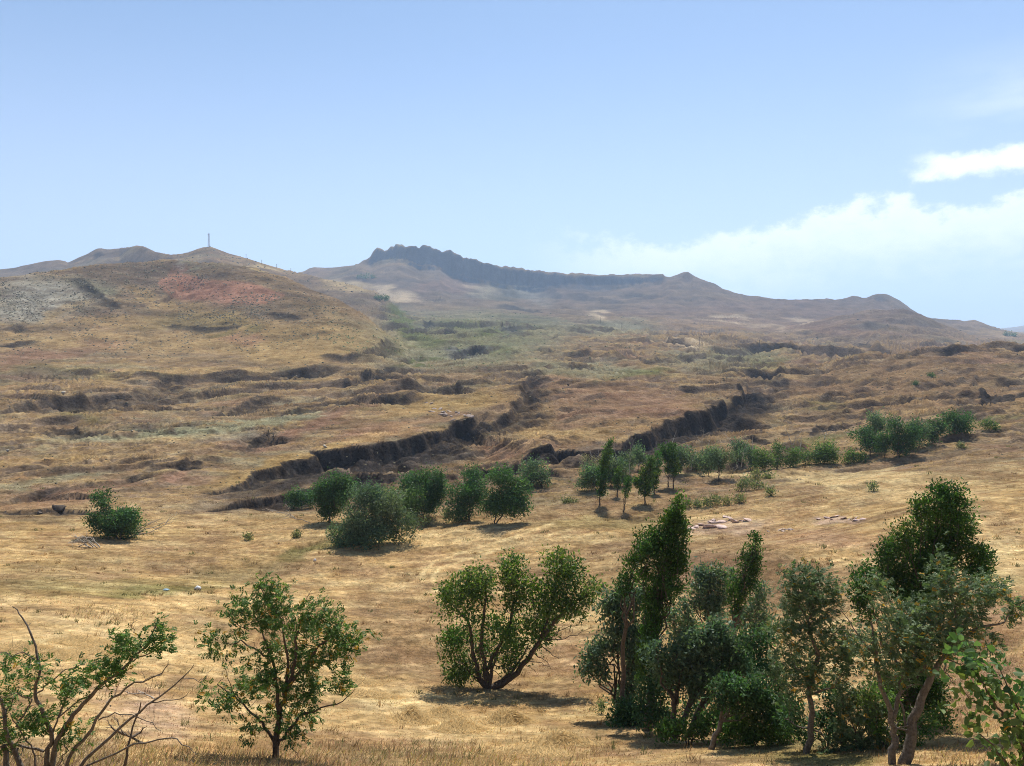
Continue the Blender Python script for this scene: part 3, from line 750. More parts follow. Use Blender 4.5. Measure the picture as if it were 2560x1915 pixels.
def ground_material():
    m, nt = new_mat("ground_soil")
    att = nd(nt, "ShaderNodeAttribute", attribute_name="soil")
    geo = nd(nt, "ShaderNodeNewGeometry")
    camd = nd(nt, "ShaderNodeVectorMath", {0: geo.outputs["Position"]}, operation="LENGTH").outputs["Value"]
    vals = []
    for sc, det, st in ((2.2, 5, (1, .6, 1)), (.35, 5, (1, .7, 1)), (.05, 5, (1, .8, 1))):
        mp = nd(nt, "ShaderNodeMapping", {"Vector": geo.outputs["Position"], "Scale": st})
        vals.append(nd(nt, "ShaderNodeTexNoise", {"Vector": mp.outputs[0], "Scale": sc, "Detail": det, "Roughness": .68}).outputs["Fac"])

    def ramp(v, lo, hi):
        return nd(nt, "ShaderNodeMapRange", {0: v, 1: .3, 2: .7, 3: lo, 4: hi}).outputs[0]

    f1 = ramp(vals[0], .62, 1.36)
    f2 = ramp(vals[1], .72, 1.28)
    f3 = ramp(vals[2], .82, 1.18)
    f = nd(nt, "ShaderNodeMath", {0: f1, 1: f2}, operation="MULTIPLY").outputs[0]
    f = nd(nt, "ShaderNodeMath", {0: f, 1: f3}, operation="MULTIPLY").outputs[0]
    hue = nd(nt, "ShaderNodeMix", {"Factor": ramp(vals[1], 0, 1), "A": (1.05, .97, .9, 1), "B": (.95, 1.02, 1.06, 1)}, data_type="RGBA").outputs["Result"]
    c1 = nd(nt, "ShaderNodeVectorMath", {0: att.outputs["Color"], 1: hue}, operation="MULTIPLY").outputs[0]
    c2 = nd(nt, "ShaderNodeVectorMath", {0: c1, "Scale": f}, operation="SCALE").outputs[0]
    hsum = nd(nt, "ShaderNodeMath", {0: vals[0], 1: .25}, operation="MULTIPLY").outputs[0]
    hsum = nd(nt, "ShaderNodeMath", {0: vals[1], 1: 1.3, 2: hsum}, operation="MULTIPLY_ADD").outputs[0]
    hsum = nd(nt, "ShaderNodeMath", {0: vals[2], 1: 7.0, 2: hsum}, operation="MULTIPLY_ADD").outputs[0]
    bump = nd(nt, "ShaderNodeBump", {"Strength": .75, "Distance": .6, "Height": hsum})
    bs = nd(nt, "ShaderNodeBsdfDiffuse", {"Color": c2, "Roughness": .6, "Normal": bump.outputs[0]})
    out = nd(nt, "ShaderNodeOutputMaterial", {0: bs.outputs[0]})
    return m


def mesh_obj(name, verts, faces, mat, parent=None, tint=None, smooth=False, nside=None):
    me = bpy.data.meshes.new(name)
    verts = np.asarray(verts, np.float32)
    faces = np.asarray(faces, np.int32)
    n, k = faces.shape
    me.vertices.add(len(verts))
    me.vertices.foreach_set("co", verts.ravel())
    me.loops.add(n * k)
    me.loops.foreach_set("vertex_index", faces.ravel())
    me.polygons.add(n)
    me.polygons.foreach_set("loop_start", np.arange(0, n * k, k, dtype=np.int32))
    me.polygons.foreach_set("loop_total", np.full(n, k, np.int32))
    if smooth:
        me.polygons.foreach_set("use_smooth", np.ones(n, bool))
    me.update(calc_edges=True)
    if tint is not None:
        a = me.color_attributes.new("soil", "FLOAT_COLOR", "POINT")
        t = np.ones((len(verts), 4), np.float32)
        t[:, :3] = tint
        a.data.foreach_set("color", t.ravel())
    if mat is not None:
        me.materials.append(mat)
    o = bpy.data.objects.new(name, me)
    COL.objects.link(o)
    if parent is not None:
        o.parent = parent
    return o


def tag(o, label=None, cat=None, group=None, kind=None):
    for k, q in (("label", label), ("category", cat), ("group", group), ("kind", kind)):
        if q:
            o[k] = q
    return o


def empty(name, loc):
    o = bpy.data.objects.new(name, None)
    o.location = loc
    o.empty_display_size = .3
    COL.objects.link(o)
    return o


M_GROUND = ground_material()
idx = np.arange(NC * NROW).reshape(NC, NROW)
quads = np.stack([idx[:-1, :-1].ravel(), idx[1:, :-1].ravel(), idx[1:, 1:].ravel(), idx[:-1, 1:].ravel()], 1)
gverts = np.stack([gx, gy, GZ.ravel()], 1)
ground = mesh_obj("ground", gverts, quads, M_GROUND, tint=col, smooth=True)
tag(ground, "dry grassy valley floor, folded slopes and rocky ridge", kind="structure")

# ------------------------------------------------------------------ vegetation tools
ZA = zoom(0, 1365, 640 / 1926)
ZB = zoom(450, 1365, 600 / 1805)
ZC = zoom(1000, 1315, 600 / 1805)
ZD = zoom(1450, 1215, 600 / 1419)
ZE = zoom(1960, 1165, 600 / 1324)
ZF = zoom(1400, 1080, 500 / 2212)
ZG = zoom(1800, 1020, 700 / 2212)


def leaf_material():
    m, nt = new_mat("leaf")
    att = nd(nt, "ShaderNodeAttribute", attribute_name="soil")
    df = nd(nt, "ShaderNodeBsdfDiffuse", {"Color": att.outputs["Color"], "Roughness": .4})
    tcol = nd(nt, "ShaderNodeVectorMath", {0: att.outputs["Color"], 1: (1.5, 1.6, .75)}, operation="MULTIPLY").outputs[0]
    tr = nd(nt, "ShaderNodeBsdfTranslucent", {"Color": tcol})
    mx = nd(nt, "ShaderNodeMixShader", {0: .32, 1: df.outputs[0], 2: tr.outputs[0]})
    gl = nd(nt, "ShaderNodeBsdfGlossy", {"Color": (.9, .95, .9, 1), "Roughness": .5})
    m2 = nd(nt, "ShaderNodeMixShader", {0: .014, 1: mx.outputs[0], 2: gl.outputs[0]})
    nd(nt, "ShaderNodeOutputMaterial", {0: m2.outputs[0]})
    return m


def plain_material(name, color, rough_=.9, scale=6.0, amt=.35, bump=.3, attr=False):
    m, nt = new_mat(name)
    geo = nd(nt, "ShaderNodeTexCoord")
    nz = nd(nt, "ShaderNodeTexNoise", {"Vector": geo.outputs["Object"], "Scale": scale, "Detail": 5, "Roughness": .65})
    f = nd(nt, "ShaderNodeMapRange", {0: nz.outputs["Fac"], 1: .3, 2: .7, 3: 1 - amt, 4: 1 + amt}).outputs[0]
    if attr:
        src = nd(nt, "ShaderNodeAttribute", attribute_name="soil").outputs["Color"]
    else:
        src = nd(nt, "ShaderNodeRGB")
        src.outputs[0].default_value = (*color, 1)
        src = src.outputs[0]
    c = nd(nt, "ShaderNodeVectorMath", {0: src, "Scale": f}, operation="SCALE").outputs[0]
    bp = nd(nt, "ShaderNodeBump", {"Strength": bump, "Distance": .05, "Height": nz.outputs["Fac"]})
    bs = nd(nt, "ShaderNodeBsdfPrincipled", {"Base Color": c, "Roughness": rough_, "Normal": bp.outputs[0]})
    bs.inputs["Specular IOR Level"].default_value = .2
    nd(nt, "ShaderNodeOutputMaterial", {0: bs.outputs[0]})
    return m


M_LEAF = leaf_material()
M_BARK = plain_material("bark", (.105, .082, .062), .95, 14, .45, .6)
M_PALE_BARK = plain_material("weathered_wood", (.145, .125, .102), .9, 16, .45, .8)
def straw_material():
    m, nt = new_mat("dry_stalks")
    att = nd(nt, "ShaderNodeAttribute", attribute_name="soil")
    df = nd(nt, "ShaderNodeBsdfDiffuse", {"Color": att.outputs["Color"], "Roughness": .5})
    tr = nd(nt, "ShaderNodeBsdfTranslucent", {"Color": att.outputs["Color"]})
    mx = nd(nt, "ShaderNodeMixShader", {0: .45, 1: df.outputs[0], 2: tr.outputs[0]})
    nd(nt, "ShaderNodeOutputMaterial", {0: mx.outputs[0]})
    return m


M_STRAW = straw_material()
M_ROCK = plain_material("stone", (.3, .26, .22), .95, 3, .35, .7, attr=True)
M_DEAD = plain_material("bleached_wood", (.36, .32, .27), .9, 16, .3, .4)
M_STEEL = plain_material("galvanised_steel", (.35, .36, .38), .5, 4, .1, 0)


def P3(u, v, D):
    return np.array([(u - CU) / F * D, D, (CV - v) / F * D])


class Wood:
    def __init__(s):
        s.v, s.f, s.n = [], [], 0

    def tube(s, pts, r0, r1, sides=5):
        pts = np.asarray(pts, float)
        n = len(pts)
        t = np.gradient(pts, axis=0)
        t /= np.linalg.norm(t, axis=1, keepdims=True) + 1e-9
        ref = np.array([.31, .87, .38])
        a = np.cross(t, ref)
        a /= np.linalg.norm(a, axis=1, keepdims=True) + 1e-9
        b = np.cross(t, a)
        r = np.linspace(r0, r1, n)
        th = np.arange(sides) * 2 * math.pi / sides
        ring = pts[:, None, :] + r[:, None, None] * (np.cos(th)[None, :, None] * a[:, None, :] + np.sin(th)[None, :, None] * b[:, None, :])
        s.v.append(ring.reshape(-1, 3))
        i = np.arange(n - 1)[:, None] * sides
        j = np.arange(sides)[None, :]
        k = (j + 1) % sides
        f = np.stack([i + j, i + k, i + sides + k, i + sides + j], -1).reshape(-1, 4) + s.n
        s.f.append(f)
        s.n += n * sides

    def limb(s, a, b, r0, r1, wob=.06, n=6, sides=5, up=.0, rng=RNG):
        a, b = np.asarray(a, float), np.asarray(b, float)
        L = np.linalg.norm(b - a)
        q = np.linspace(0, 1, n)[:, None]
        p = a + (b - a) * q
        p[1:-1] += rng.normal(0, wob * L, (n - 2, 3)) * np.sin(q[1:-1] * math.pi)
        p[:, 2] += up * L * np.sin(q[:, 0] * math.pi)
        s.tube(p, r0, r1, sides)
        return p

    def build(s, name, mat, parent=None):
        return mesh_obj(name, np.concatenate(s.v), np.concatenate(s.f), mat, parent, smooth=True)


def unit(a):
    return a / (np.linalg.norm(a, axis=-1, keepdims=True) + 1e-9)


def leaf_quads(c, d, nrm, l, w):
    d = unit(d)
    sd = unit(np.cross(d, nrm))
    l, w = np.broadcast_to(l, (len(c),))[:, None], np.broadcast_to(w, (len(c),))[:, None]
    m = c + .45 * l * d
    v = np.stack([c, m + .5 * w * sd, c + l * d, m - .5 * w * sd], 1).reshape(-1, 3)
    f = np.arange(len(v)).reshape(-1, 4)
    return v, f


def leaf_ovals(c, d, nrm, l, w, rng):
    """rounded leaves folded along the midrib"""
    d = unit(d)
    sd = unit(np.cross(d, nrm))
    up = unit(np.cross(sd, d))
    l, w = l[:, None], w[:, None]
    fold = rng.uniform(.05, .3, (len(c), 1)) * w
    a, b = c + .28 * l * d + fold * up, c + .72 * l * d + fold * up
    tip = c + l * d - .12 * l * up
    m1, m2 = c + .3 * l * d, c + .72 * l * d
    v = np.stack([c, a + .46 * w * sd, b + .42 * w * sd, tip, m2, m1, c, m1, m2, tip, b - .42 * w * sd, a - .46 * w * sd], 1).reshape(-1, 3)
    return v, np.arange(len(v)).reshape(-1, 6)


GREENS = {
    "willow": [(.026, .064, .026), (.042, .094, .036), (.066, .12, .05)],
    "willow_blue": [(.050, .088, .052), (.078, .126, .074), (.125, .175, .11)],
    "poplar": [(.022, .052, .014), (.036, .080, .018), (.062, .12, .024)],
    "bright": [(.038, .078, .018), (.066, .118, .024), (.105, .158, .034)],
    "robinia": [(.038, .085, .020), (.064, .122, .026), (.098, .162, .04)],
    "robinia_dusty": [(.046, .082, .036), (.084, .128, .06), (.155, .195, .115)],
    "sage": [(.085, .105, .06), (.12, .14, .075), (.16, .17, .09)],
    "fresh": [(.048, .09, .028), (.072, .12, .038), (.1, .15, .055)],
    "grey": [(.13, .12, .10), (.17, .155, .125), (.2, .18, .15)],
}


def tints(kind, n, rng, yellow=0.0):
    g = np.array(GREENS[kind])
    t = rng.beta(1.6, 2.0, n)[:, None]
    c = np.where(t < .5, g[0] + (g[1] - g[0]) * t * 2, g[1] + (g[2] - g[1]) * (t * 2 - 1))
    c *= 1.3 * rng.normal(1, .14, (n, 1))
    if yellow:
        q = rng.random(n) < yellow
        c[q] = np.array([.42, .25, .03]) * rng.uniform(.6, 1.2, (q.sum(), 1))
    return np.clip(c, .008, .6)


def crown(lobes3, kind, leaf, dens, rng, oval=False, wind=(.45, 0, .12), per=16, compound=False, yellow=0.0, droop=.25, spread=1.0):
    """lobes3: (centre xyz, radii xyz); leaves gathered in twig-sized clumps through each lobe"""
    V, FQ, T = [], [], []
    n0 = 0
    for c, r in lobes3:
        nc = max(6, int(dens * (r[0] * r[2]) / (leaf * leaf) * 2.1))
        d = unit(rng.normal(size=(nc, 3)))
        rad = .30 + .70 * rng.random(nc) ** .55
        bump_ = 1 + .42 * perlin(d[:, 0] * 2.2 + c[0], d[:, 2] * 2.2 + d[:, 1] * 1.7 + c[2], 7)
        keep = perlin(d[:, 0] * 3.2 + c[1] * 3, d[:, 2] * 3.2 + d[:, 1] * 2.6 + c[0] * 2, 9) > -.2
        p = c + d * r * (rad * bump_)[:, None]
        p, d, nc = p[keep], d[keep], int(keep.sum())
        out = rng.random(nc) < .16
        p[out] += (d[out] + np.array([.1, 0, .25])) * r * rng.uniform(.08, .42, (out.sum(), 1))
        base = unit(d * .8 + np.array(wind) + rng.normal(0, .35, (nc, 3)))
        if compound:
            # feather-like leaves: paired leaflets along a stalk
            k = per
            pp = np.repeat(p, k, 0) + rng.normal(0, leaf * .8 * spread, (nc * k, 3))
            ax = unit(np.repeat(base, k, 0) + rng.normal(0, .5, (nc * k, 3)) + np.array([0, 0, -droop]))
            nrm = unit(rng.normal(0, .5, (nc * k, 3)) + np.array([0, -.2, 1.0]))
            sd = unit(np.cross(ax, nrm))
            tt = tints(kind, nc * k, rng, yellow)
            pairs = 5
            for j in range(pairs):
                for sg in (-1, 1):
                    o = pp + ax * (leaf * (.25 + .8 * j / pairs))[..., None] if np.ndim(leaf) else pp + ax * leaf * (.25 + .85 * j / pairs)
                    dd = unit(sd * sg + .55 * ax + rng.normal(0, .18, pp.shape))
                    v, f = leaf_quads(o, dd, nrm + rng.normal(0, .3, pp.shape), leaf * .46 * rng.uniform(.8, 1.15, len(o)), leaf * .23)
                    V.append(v)
                    FQ.append(f + n0)
                    n0 += len(v)
                    T.append(np.repeat(tt * rng.normal(1, .08, (len(tt), 1)), 4, 0))
        else:
            pp = np.repeat(p, per, 0) + rng.normal(0, leaf * 1.25 * spread, (nc * per, 3))
            ax = unit(np.repeat(base, per, 0) + rng.normal(0, .75, (nc * per, 3)) + np.array([0, 0, -droop]))
            nrm = unit(rng.normal(0, .8, (nc * per, 3)) + np.array([0, 0, .9]))
            v, f = leaf_ovals(pp, ax, nrm, leaf * rng.uniform(.55, 1.25, len(pp)), leaf * rng.uniform(.5, .8, len(pp)), rng) if oval else leaf_quads(pp, ax, nrm, leaf * rng.uniform(.5, 1.55, len(pp)), leaf * rng.uniform(.34, .72, len(pp)))
            cl = rng.normal(1, .16, (nc, 1)).repeat(per, 0)
            V.append(v)
            FQ.append(f + n0)
            n0 += len(v)
            T.append(np.repeat(tints(kind, len(pp), rng, yellow) * cl * rng.normal(1, .13) * np.array([rng.normal(1.02, .1), 1, rng.normal(1, .1)]), 12 if oval else 4, 0))
    return np.concatenate(V), np.concatenate(FQ), np.clip(np.concatenate(T), .006, .7)


SEED = [100]


def tree(name, label, cat, base, lobes, kind="willow", leaf_px=6.0, dens=1.0, group=None, D=None, trunk_r=None, stems=1, fork=.35, depth=.55, per=16,
         compound=False, yellow=0.0, wind=(.4, 0, .1), twigs=7, bark=None, paths=(), droop=.25, sink=.35, lean=0.0, bare=0, crown_name="crown", trunk_name="trunk", limbs=True, spread=1.0, split=4, grow=1.12, oval=False):
    """base: photo pixel where the trunk meets the ground; lobes: (u, v, ru, rv) of leaf masses in photo pixels"""
    SEED[0] += 1
    rng = np.random.default_rng(SEED[0])
    if D is None:
        bx, by, bz = ground_hit(*base)
    else:
        by = D
        bx = (base[0] - CU) / F * D
        bz = float(terrain(np.array([bx]), np.array([by]))[0])
    b = np.array([bx, by, bz])
    L3 = []
    mw = np.mean([l[2] for l in lobes]) if lobes else 10
    for (u, v, ru, rv) in lobes:
        Dl = by * (1 + rng.uniform(-1, 1) * depth * mw / F)
        c = P3(u, v, Dl)
        rx, rz = ru * grow / F * Dl, rv * grow / F * Dl
        L3.append((c, np.array([rx, .5 * (rx + rz) * .95, rz])))
    root = empty(name, b)
    tag(root, label, cat, group)
    leaf_lobes = L3
    if split:                                # every leaf mass is itself made of uneven tufts
        leaf_lobes = []
        for c, r in L3:
            for _ in range(split):
                d = unit(rng.normal(size=3)) * rng.uniform(.35, .8)
                q = rng.uniform(.26, .56)
                leaf_lobes.append((c + d * r, r * q * rng.uniform(.8, 1.2, 3)))
            leaf_lobes.append((c, r * .5))
    w = Wood()
    top = max([c[2] + r[2] for c, r in L3], default=b[2] + 2)
    H = top - b[2]
    tr = trunk_r or max(.035, .018 * H)
    bb = b - np.array([0, 0, sink])
    if limbs and L3:
        cm = np.mean([c for c, r in L3], 0)
        lowz = min(c[2] - r[2] * .4 for c, r in L3)
        order = sorted(L3, key=lambda q: q[0][0])
        groups = [order[i::1] for i in (0,)] if stems == 1 else [list(g) for g in np.array_split(np.arange(len(order)), stems)]
        if stems == 1:
            groups = [list(range(len(order)))]
        for gi in groups:
            if not len(gi):
                continue
            gc = np.mean([order[i][0] for i in gi], 0)
            fk = bb + (gc - bb) * fork
            fk[2] = max(fk[2], b[2] + .12 * H)
            fk[:2] = bb[:2] + (gc[:2] - bb[:2]) * fork * (.55 if stems == 1 else .9)
            off = rng.normal(0, tr * .7, 3) * (stems > 1)
            off[2] = 0
            w.limb(bb + off, fk, tr * (1.15 if stems == 1 else .8), tr * (.8 if stems == 1 else .58), .035, 6, 7)
            for i in gi:
                c, r = order[i]
                e = c + np.array([0, 0, r[2] * .25])
                lf = min(1.0, 2.0 / math.sqrt(len(gi)))
                w.limb(fk, e, tr * .55 * lf, tr * .16 * lf, .06, 7, 5, up=-.04)
                for _ in range(twigs):
                    d = unit(rng.normal(size=3) + np.array([.1, 0, .35]))
                    st = fk + (e - fk) * rng.uniform(.55, 1)
                    w.limb(st, c + d * r * rng.uniform(.7, 1.02), tr * .13 * lf, tr * .04 * lf, .07, 4, 3)
    for pth, r0, r1 in paths:
        pts = []
        for i, (pu, pv) in enumerate(pth):
            Dl = by * (1 + (rng.uniform(-.3, .3) * 12 / F if i else 0))
            pts.append(P3(pu, pv, Dl))
        pts = np.array(pts)
        q = np.linspace(0, len(pts) - 1, (len(pts) - 1) * 3 + 1)
        pts = np.stack([np.interp(q, np.arange(len(pts)), pts[:, k]) for k in range(3)], 1)
        pts[1:-1] += rng.normal(0, .006 * by * .2, (len(pts) - 2, 3))
        w.tube(pts, r0, r1, 5)
        for _ in range(bare):
            k = rng.integers(len(pts) // 3, len(pts))
            d = unit(rng.normal(size=3) + np.array([.6, 0, .4]))
            w.limb(pts[k], pts[k] + d * rng.uniform(.3, 1) * (.035 * by), r1 * .8, r1 * .3, .09, 5, 3)
    if w.v:
        o = w.build(trunk_name, bark or M_BARK, root)
        o.matrix_parent_inverse.translation = -b
    if L3:
        v, f, t = crown(leaf_lobes, kind, leaf_px / F * by, dens * (1.25 if split else 1), rng, oval, wind, per, compound, yellow, droop, spread)
        o = mesh_obj(crown_name, v, f, M_LEAF, root, tint=t)
        o.matrix_parent_inverse.translation = -b
    return root


# ------------------------------------------------------------------ trees of the middle distance
G_MID = "willows along the dry stream bed"
tree("willow_tree", "green round tree with a lump on top, dead branches lying round its foot", "tree", (301, 1350),
     [(254, 1246, 24, 20), (262, 1268, 26, 22), (281, 1303, 70, 34), (228, 1302, 28, 18), (330, 1300, 38, 30), (262, 1322, 44, 22), (300, 1328, 40, 18)], "willow", 5.5, 1.25, stems=2)
tree("willow_tree", "small round-crowned willow beside the big single-trunked willow by the fallen branch", "tree", (753, 1272), [(755, 1240, 27, 25), (738, 1246, 16, 16), (772, 1244, 16, 18)], "willow", 5, 1.2)
tree("willow_tree", "large dark round willow with one thick trunk, fallen branch beside it", "tree", (822, 1308),
     [(832, 1230, 58, 50), (800, 1226, 30, 34), (862, 1228, 36, 40), (835, 1262, 46, 32), (812, 1286, 18, 16), (850, 1200, 30, 22)], "willow", 5.5, 1.25)
tree("willow_tree", "sprawling grey-green willow with foliage down to the grass", "tree", (905, 1362),
     [(930, 1262, 66, 48), (975, 1290, 54, 56), (890, 1290, 52, 50), (930, 1318, 70, 40), (860, 1342, 36, 34), (905, 1350, 46, 28), (968, 1328, 42, 30), (846, 1372, 22, 20)], "willow_blue", 5.5, 1.25, stems=4, fork=.2)
tree("willow_tree", "tall dense dark willow between the sprawling grey-green willow and the twin-trunked one", "tree", (1039, 1296),
     [(1020, 1212, 36, 34), (1060, 1196, 40, 26), (1040, 1244, 54, 44), (1075, 1240, 34, 44), (1098, 1198, 24, 26), (1030, 1272, 38, 24), (1066, 1272, 34, 20)], "willow", 5.5, 1.3)
tree("willow_tree", "bushy willow touching the left side of the twin-trunked willow", "tree", (1172, 1300),
     [(1185, 1196, 38, 30), (1170, 1232, 48, 38), (1160, 1262, 42, 32), (1200, 1240, 32, 34), (1165, 1282, 30, 16)], "willow", 5.5, 1.25, stems=3, fork=.25)
tree("willow_tree", "broad willow standing on twin trunks at the edge of the mown field", "tree", (1236, 1310),
     [(1250, 1196, 44, 28), (1290, 1216, 44, 38), (1250, 1240, 48, 40), (1300, 1246, 32, 32), (1238, 1270, 36, 24), (1280, 1268, 34, 22)], "willow", 5.5, 1.25, stems=2, fork=.4)
tree("willow_tree", "lighter willow with a leaning bare trunk below the dark scarp", "tree", (1357, 1220), [(1330, 1180, 32, 28), (1356, 1192, 26, 24), (1338, 1162, 24, 16), (1322, 1204, 22, 16)], "willow_blue", 5, 1.15)
# row behind the poplars
G_ROW = "small willows in the row behind the poplars"
ROW_LABELS = iter(['broad willow with dark spreading trunks just behind the tallest slim poplar', 'round willow on two dark trunks behind the short slim poplar', 'small willow with a single dark trunk seen between the two poplar groups', 'pale willow partly behind the tall thin dead stem', 'willow with a low forked trunk behind the twin-stemmed poplars', 'narrow leaning willow next to the willow with the low forked trunk', 'willow with the thickest dark trunk, casting a round shadow on the bank', 'willow on a tall straight dark trunk beside the thickest-trunked one', 'pale willow top set back behind the bleached dead stump', 'willow beside the leaning dark dead stem'])
for bpx, lb in [
    ((1490, 1228), [(1466, 1184, 28, 22), (1482, 1200, 26, 22), (1462, 1206, 22, 16), (1490, 1180, 16, 18)]),
    ((1526, 1218), [(1544, 1164, 24, 20), (1540, 1186, 24, 24), (1558, 1196, 16, 16), (1524, 1180, 14, 22)]),
    ((1597, 1178), [(1597, 1136, 18, 16), (1590, 1150, 13, 12), (1606, 1150, 11, 12)]),
    ((1575, 1190), [(1566, 1145, 20, 16), (1572, 1160, 16, 14)]),
    ((1696, 1184), [(1700, 1136, 26, 20), (1690, 1158, 22, 18), (1718, 1152, 16, 18)]),
    ((1730, 1178), [(1730, 1140, 16, 22), (1738, 1158, 12, 14)]),
    ((1773, 1192), [(1760, 1146, 20, 18), (1776, 1152, 20, 20), (1764, 1166, 18, 12)]),
    ((1797, 1200), [(1790, 1134, 24, 18), (1812, 1142, 22, 18), (1796, 1154, 20, 14)]),
    ((1845, 1160), [(1838, 1112, 18, 13), (1850, 1126, 20, 14), (1846, 1142, 18, 12)]),
    ((1876, 1178), [(1872, 1136, 20, 18), (1880, 1152, 16, 14)]),
]:
    tree("willow_tree", next(ROW_LABELS), "tree", bpx, lb, "willow_blue", 4.6, 1.3, group=G_ROW, twigs=5, grow=1.28)
BUSH_LABELS = iter(['round yellow-green willow bush at the end of the willow row', 'narrow dull green bush beside the round yellow-green bush', 'round yellow-green bush under the forked pale dead tree', 'small pale bush between the forked dead tree and the largest yellow-green bush', 'largest yellow-green willow bush, with a dead twiggy top above it', 'low yellow-green bush beyond the largest one', 'smallest yellow-green bush next to the willow clump'])
for bpx, lb in [
    ((1908, 1180), [(1908, 1140, 24, 18), (1900, 1156, 18, 14), (1922, 1154, 14, 14)]),
    ((1943, 1172), [(1944, 1130, 14, 20), (1948, 1150, 12, 12)]),
    ((1982, 1168), [(1982, 1142, 22, 18), (1974, 1152, 16, 10)]),
    ((2008, 1164), [(2008, 1146, 18, 14)]),
    ((2060, 1158), [(2052, 1122, 24, 18), (2078, 1130, 26, 22), (2056, 1142, 30, 14), (2040, 1138, 16, 14)]),
    ((2128, 1158), [(2126, 1138, 20, 14), (2140, 1146, 14, 9)]),
    ((2157, 1154), [(2157, 1140, 12, 12)]),
]:
    tree("willow_bush", next(BUSH_LABELS), "bush", bpx, lb, "fresh", 4.6, 1.2, group="willow bushes along the stream bed", stems=3, fork=.15, twigs=5, grow=1.3)
# clump on the right bank
for lab, bpx, lb, kd in [
    ("leafy willow on a thin bare trunk at the open end of the clump", (2176, 1142), [(2152, 1080, 20, 16), (2178, 1092, 26, 20), (2168, 1106, 22, 14), (2196, 1108, 16, 14)], "willow"),
    ("pale rounded willow standing highest in the clump on the bank", (2200, 1120), [(2190, 1056, 26, 20), (2212, 1066, 18, 16), (2180, 1072, 20, 14)], "willow_blue"),
    ("narrow willow on a slanting trunk inside the clump on the bank", (2212, 1146), [(2212, 1112, 17, 18), (2218, 1094, 14, 14)], "willow"),
    ("biggest dark willow in the middle of the clump on the bank", (2243, 1146), [(2244, 1074, 28, 24), (2268, 1084, 28, 26), (2244, 1104, 28, 24), (2270, 1112, 24, 20), (2250, 1126, 20, 14)], "willow"),
    ("greyish willow leaning on the biggest one in the clump on the bank", (2297, 1120), [(2290, 1066, 24, 18), (2302, 1086, 24, 20), (2286, 1100, 20, 14)], "willow_blue"),
    ("low willow tapering down the bank beside the dense round end bush", (2330, 1110), [(2336, 1074, 24, 18), (2322, 1092, 20, 14), (2350, 1066, 16, 14)], "willow"),
    ("dense round willow bush at the far end of the clump by the green meadow", (2384, 1092), [(2392, 1052, 24, 20), (2374, 1050, 18, 20), (2408, 1060, 18, 18), (2388, 1072, 22, 14)], "willow"),
]:
    tree("willow_tree", lab, "tree", bpx, lb, kd, 4.6, 1.35, grow=1.22, group="willow clump on the right bank", twigs=5, stems=2 if "big" in lab else 1)
tree("bush", "lone green bush on the green meadow beside the dark scarp", "bush", (2474, 1076), [(2470, 1062, 15, 12), (2484, 1066, 9, 8)], "fresh", 4.2, 1.2, stems=3, fork=.1)
tree("bush", "tiny round bush alone on the straw slope below the willow clump", "bush", (2404, 1122), [(2404, 1113, 9, 8)], "sage", 4, 1.2, stems=2, fork=.1)
# poplars in front of the row
for lab, bpx, lb in [
    ("tallest slim poplar, narrow and leaning, casting a long oval shadow", (1498, 1264), [(1526, 1108, 5, 10), (1519, 1130, 9, 20), (1512, 1160, 11, 24), (1506, 1190, 11, 24), (1503, 1216, 10, 20), (1502, 1232, 7, 9)]),
    ("short slim dark poplar just behind the tallest one", (1543, 1242), [(1546, 1180, 6, 12), (1543, 1200, 9, 14), (1541, 1214, 7, 8)]),
    ("thinnest poplar with a small crown on a long bare stem", (1559, 1281), [(1570, 1200, 5, 9), (1567, 1216, 7, 13), (1564, 1232, 7, 10)]),
    ("broad dark poplar with side branches, casting a blunt shadow", (1612, 1262), [(1626, 1160, 9, 16), (1618, 1182, 15, 20), (1608, 1206, 20, 18), (1614, 1226, 17, 14), (1594, 1206, 9, 14)]),
    ("narrow poplar half hidden behind the broad dark poplar", (1635, 1236), [(1646, 1150, 8, 18), (1640, 1178, 10, 20), (1636, 1200, 9, 16), (1634, 1214, 7, 8)]),
    ("poplar on the first of two bare slender trunks standing close together", (1670, 1219), [(1664, 1130, 16, 20), (1672, 1156, 12, 22), (1674, 1178, 7, 9)]),
    ("poplar on the second of two bare slender trunks standing close together", (1683, 1222), [(1680, 1128, 10, 20), (1684, 1160, 10, 24), (1684, 1180, 6, 8)]),
]:
    tree("poplar_tree", lab, "tree", bpx, lb, "poplar", 4.4, 3.2, split=0, grow=1.0, group="slim poplars in front of the willow row", fork=.3, wind=(.35, 0, .7), droop=-.2, twigs=4, depth=.3, trunk_r=.11, spread=.6)

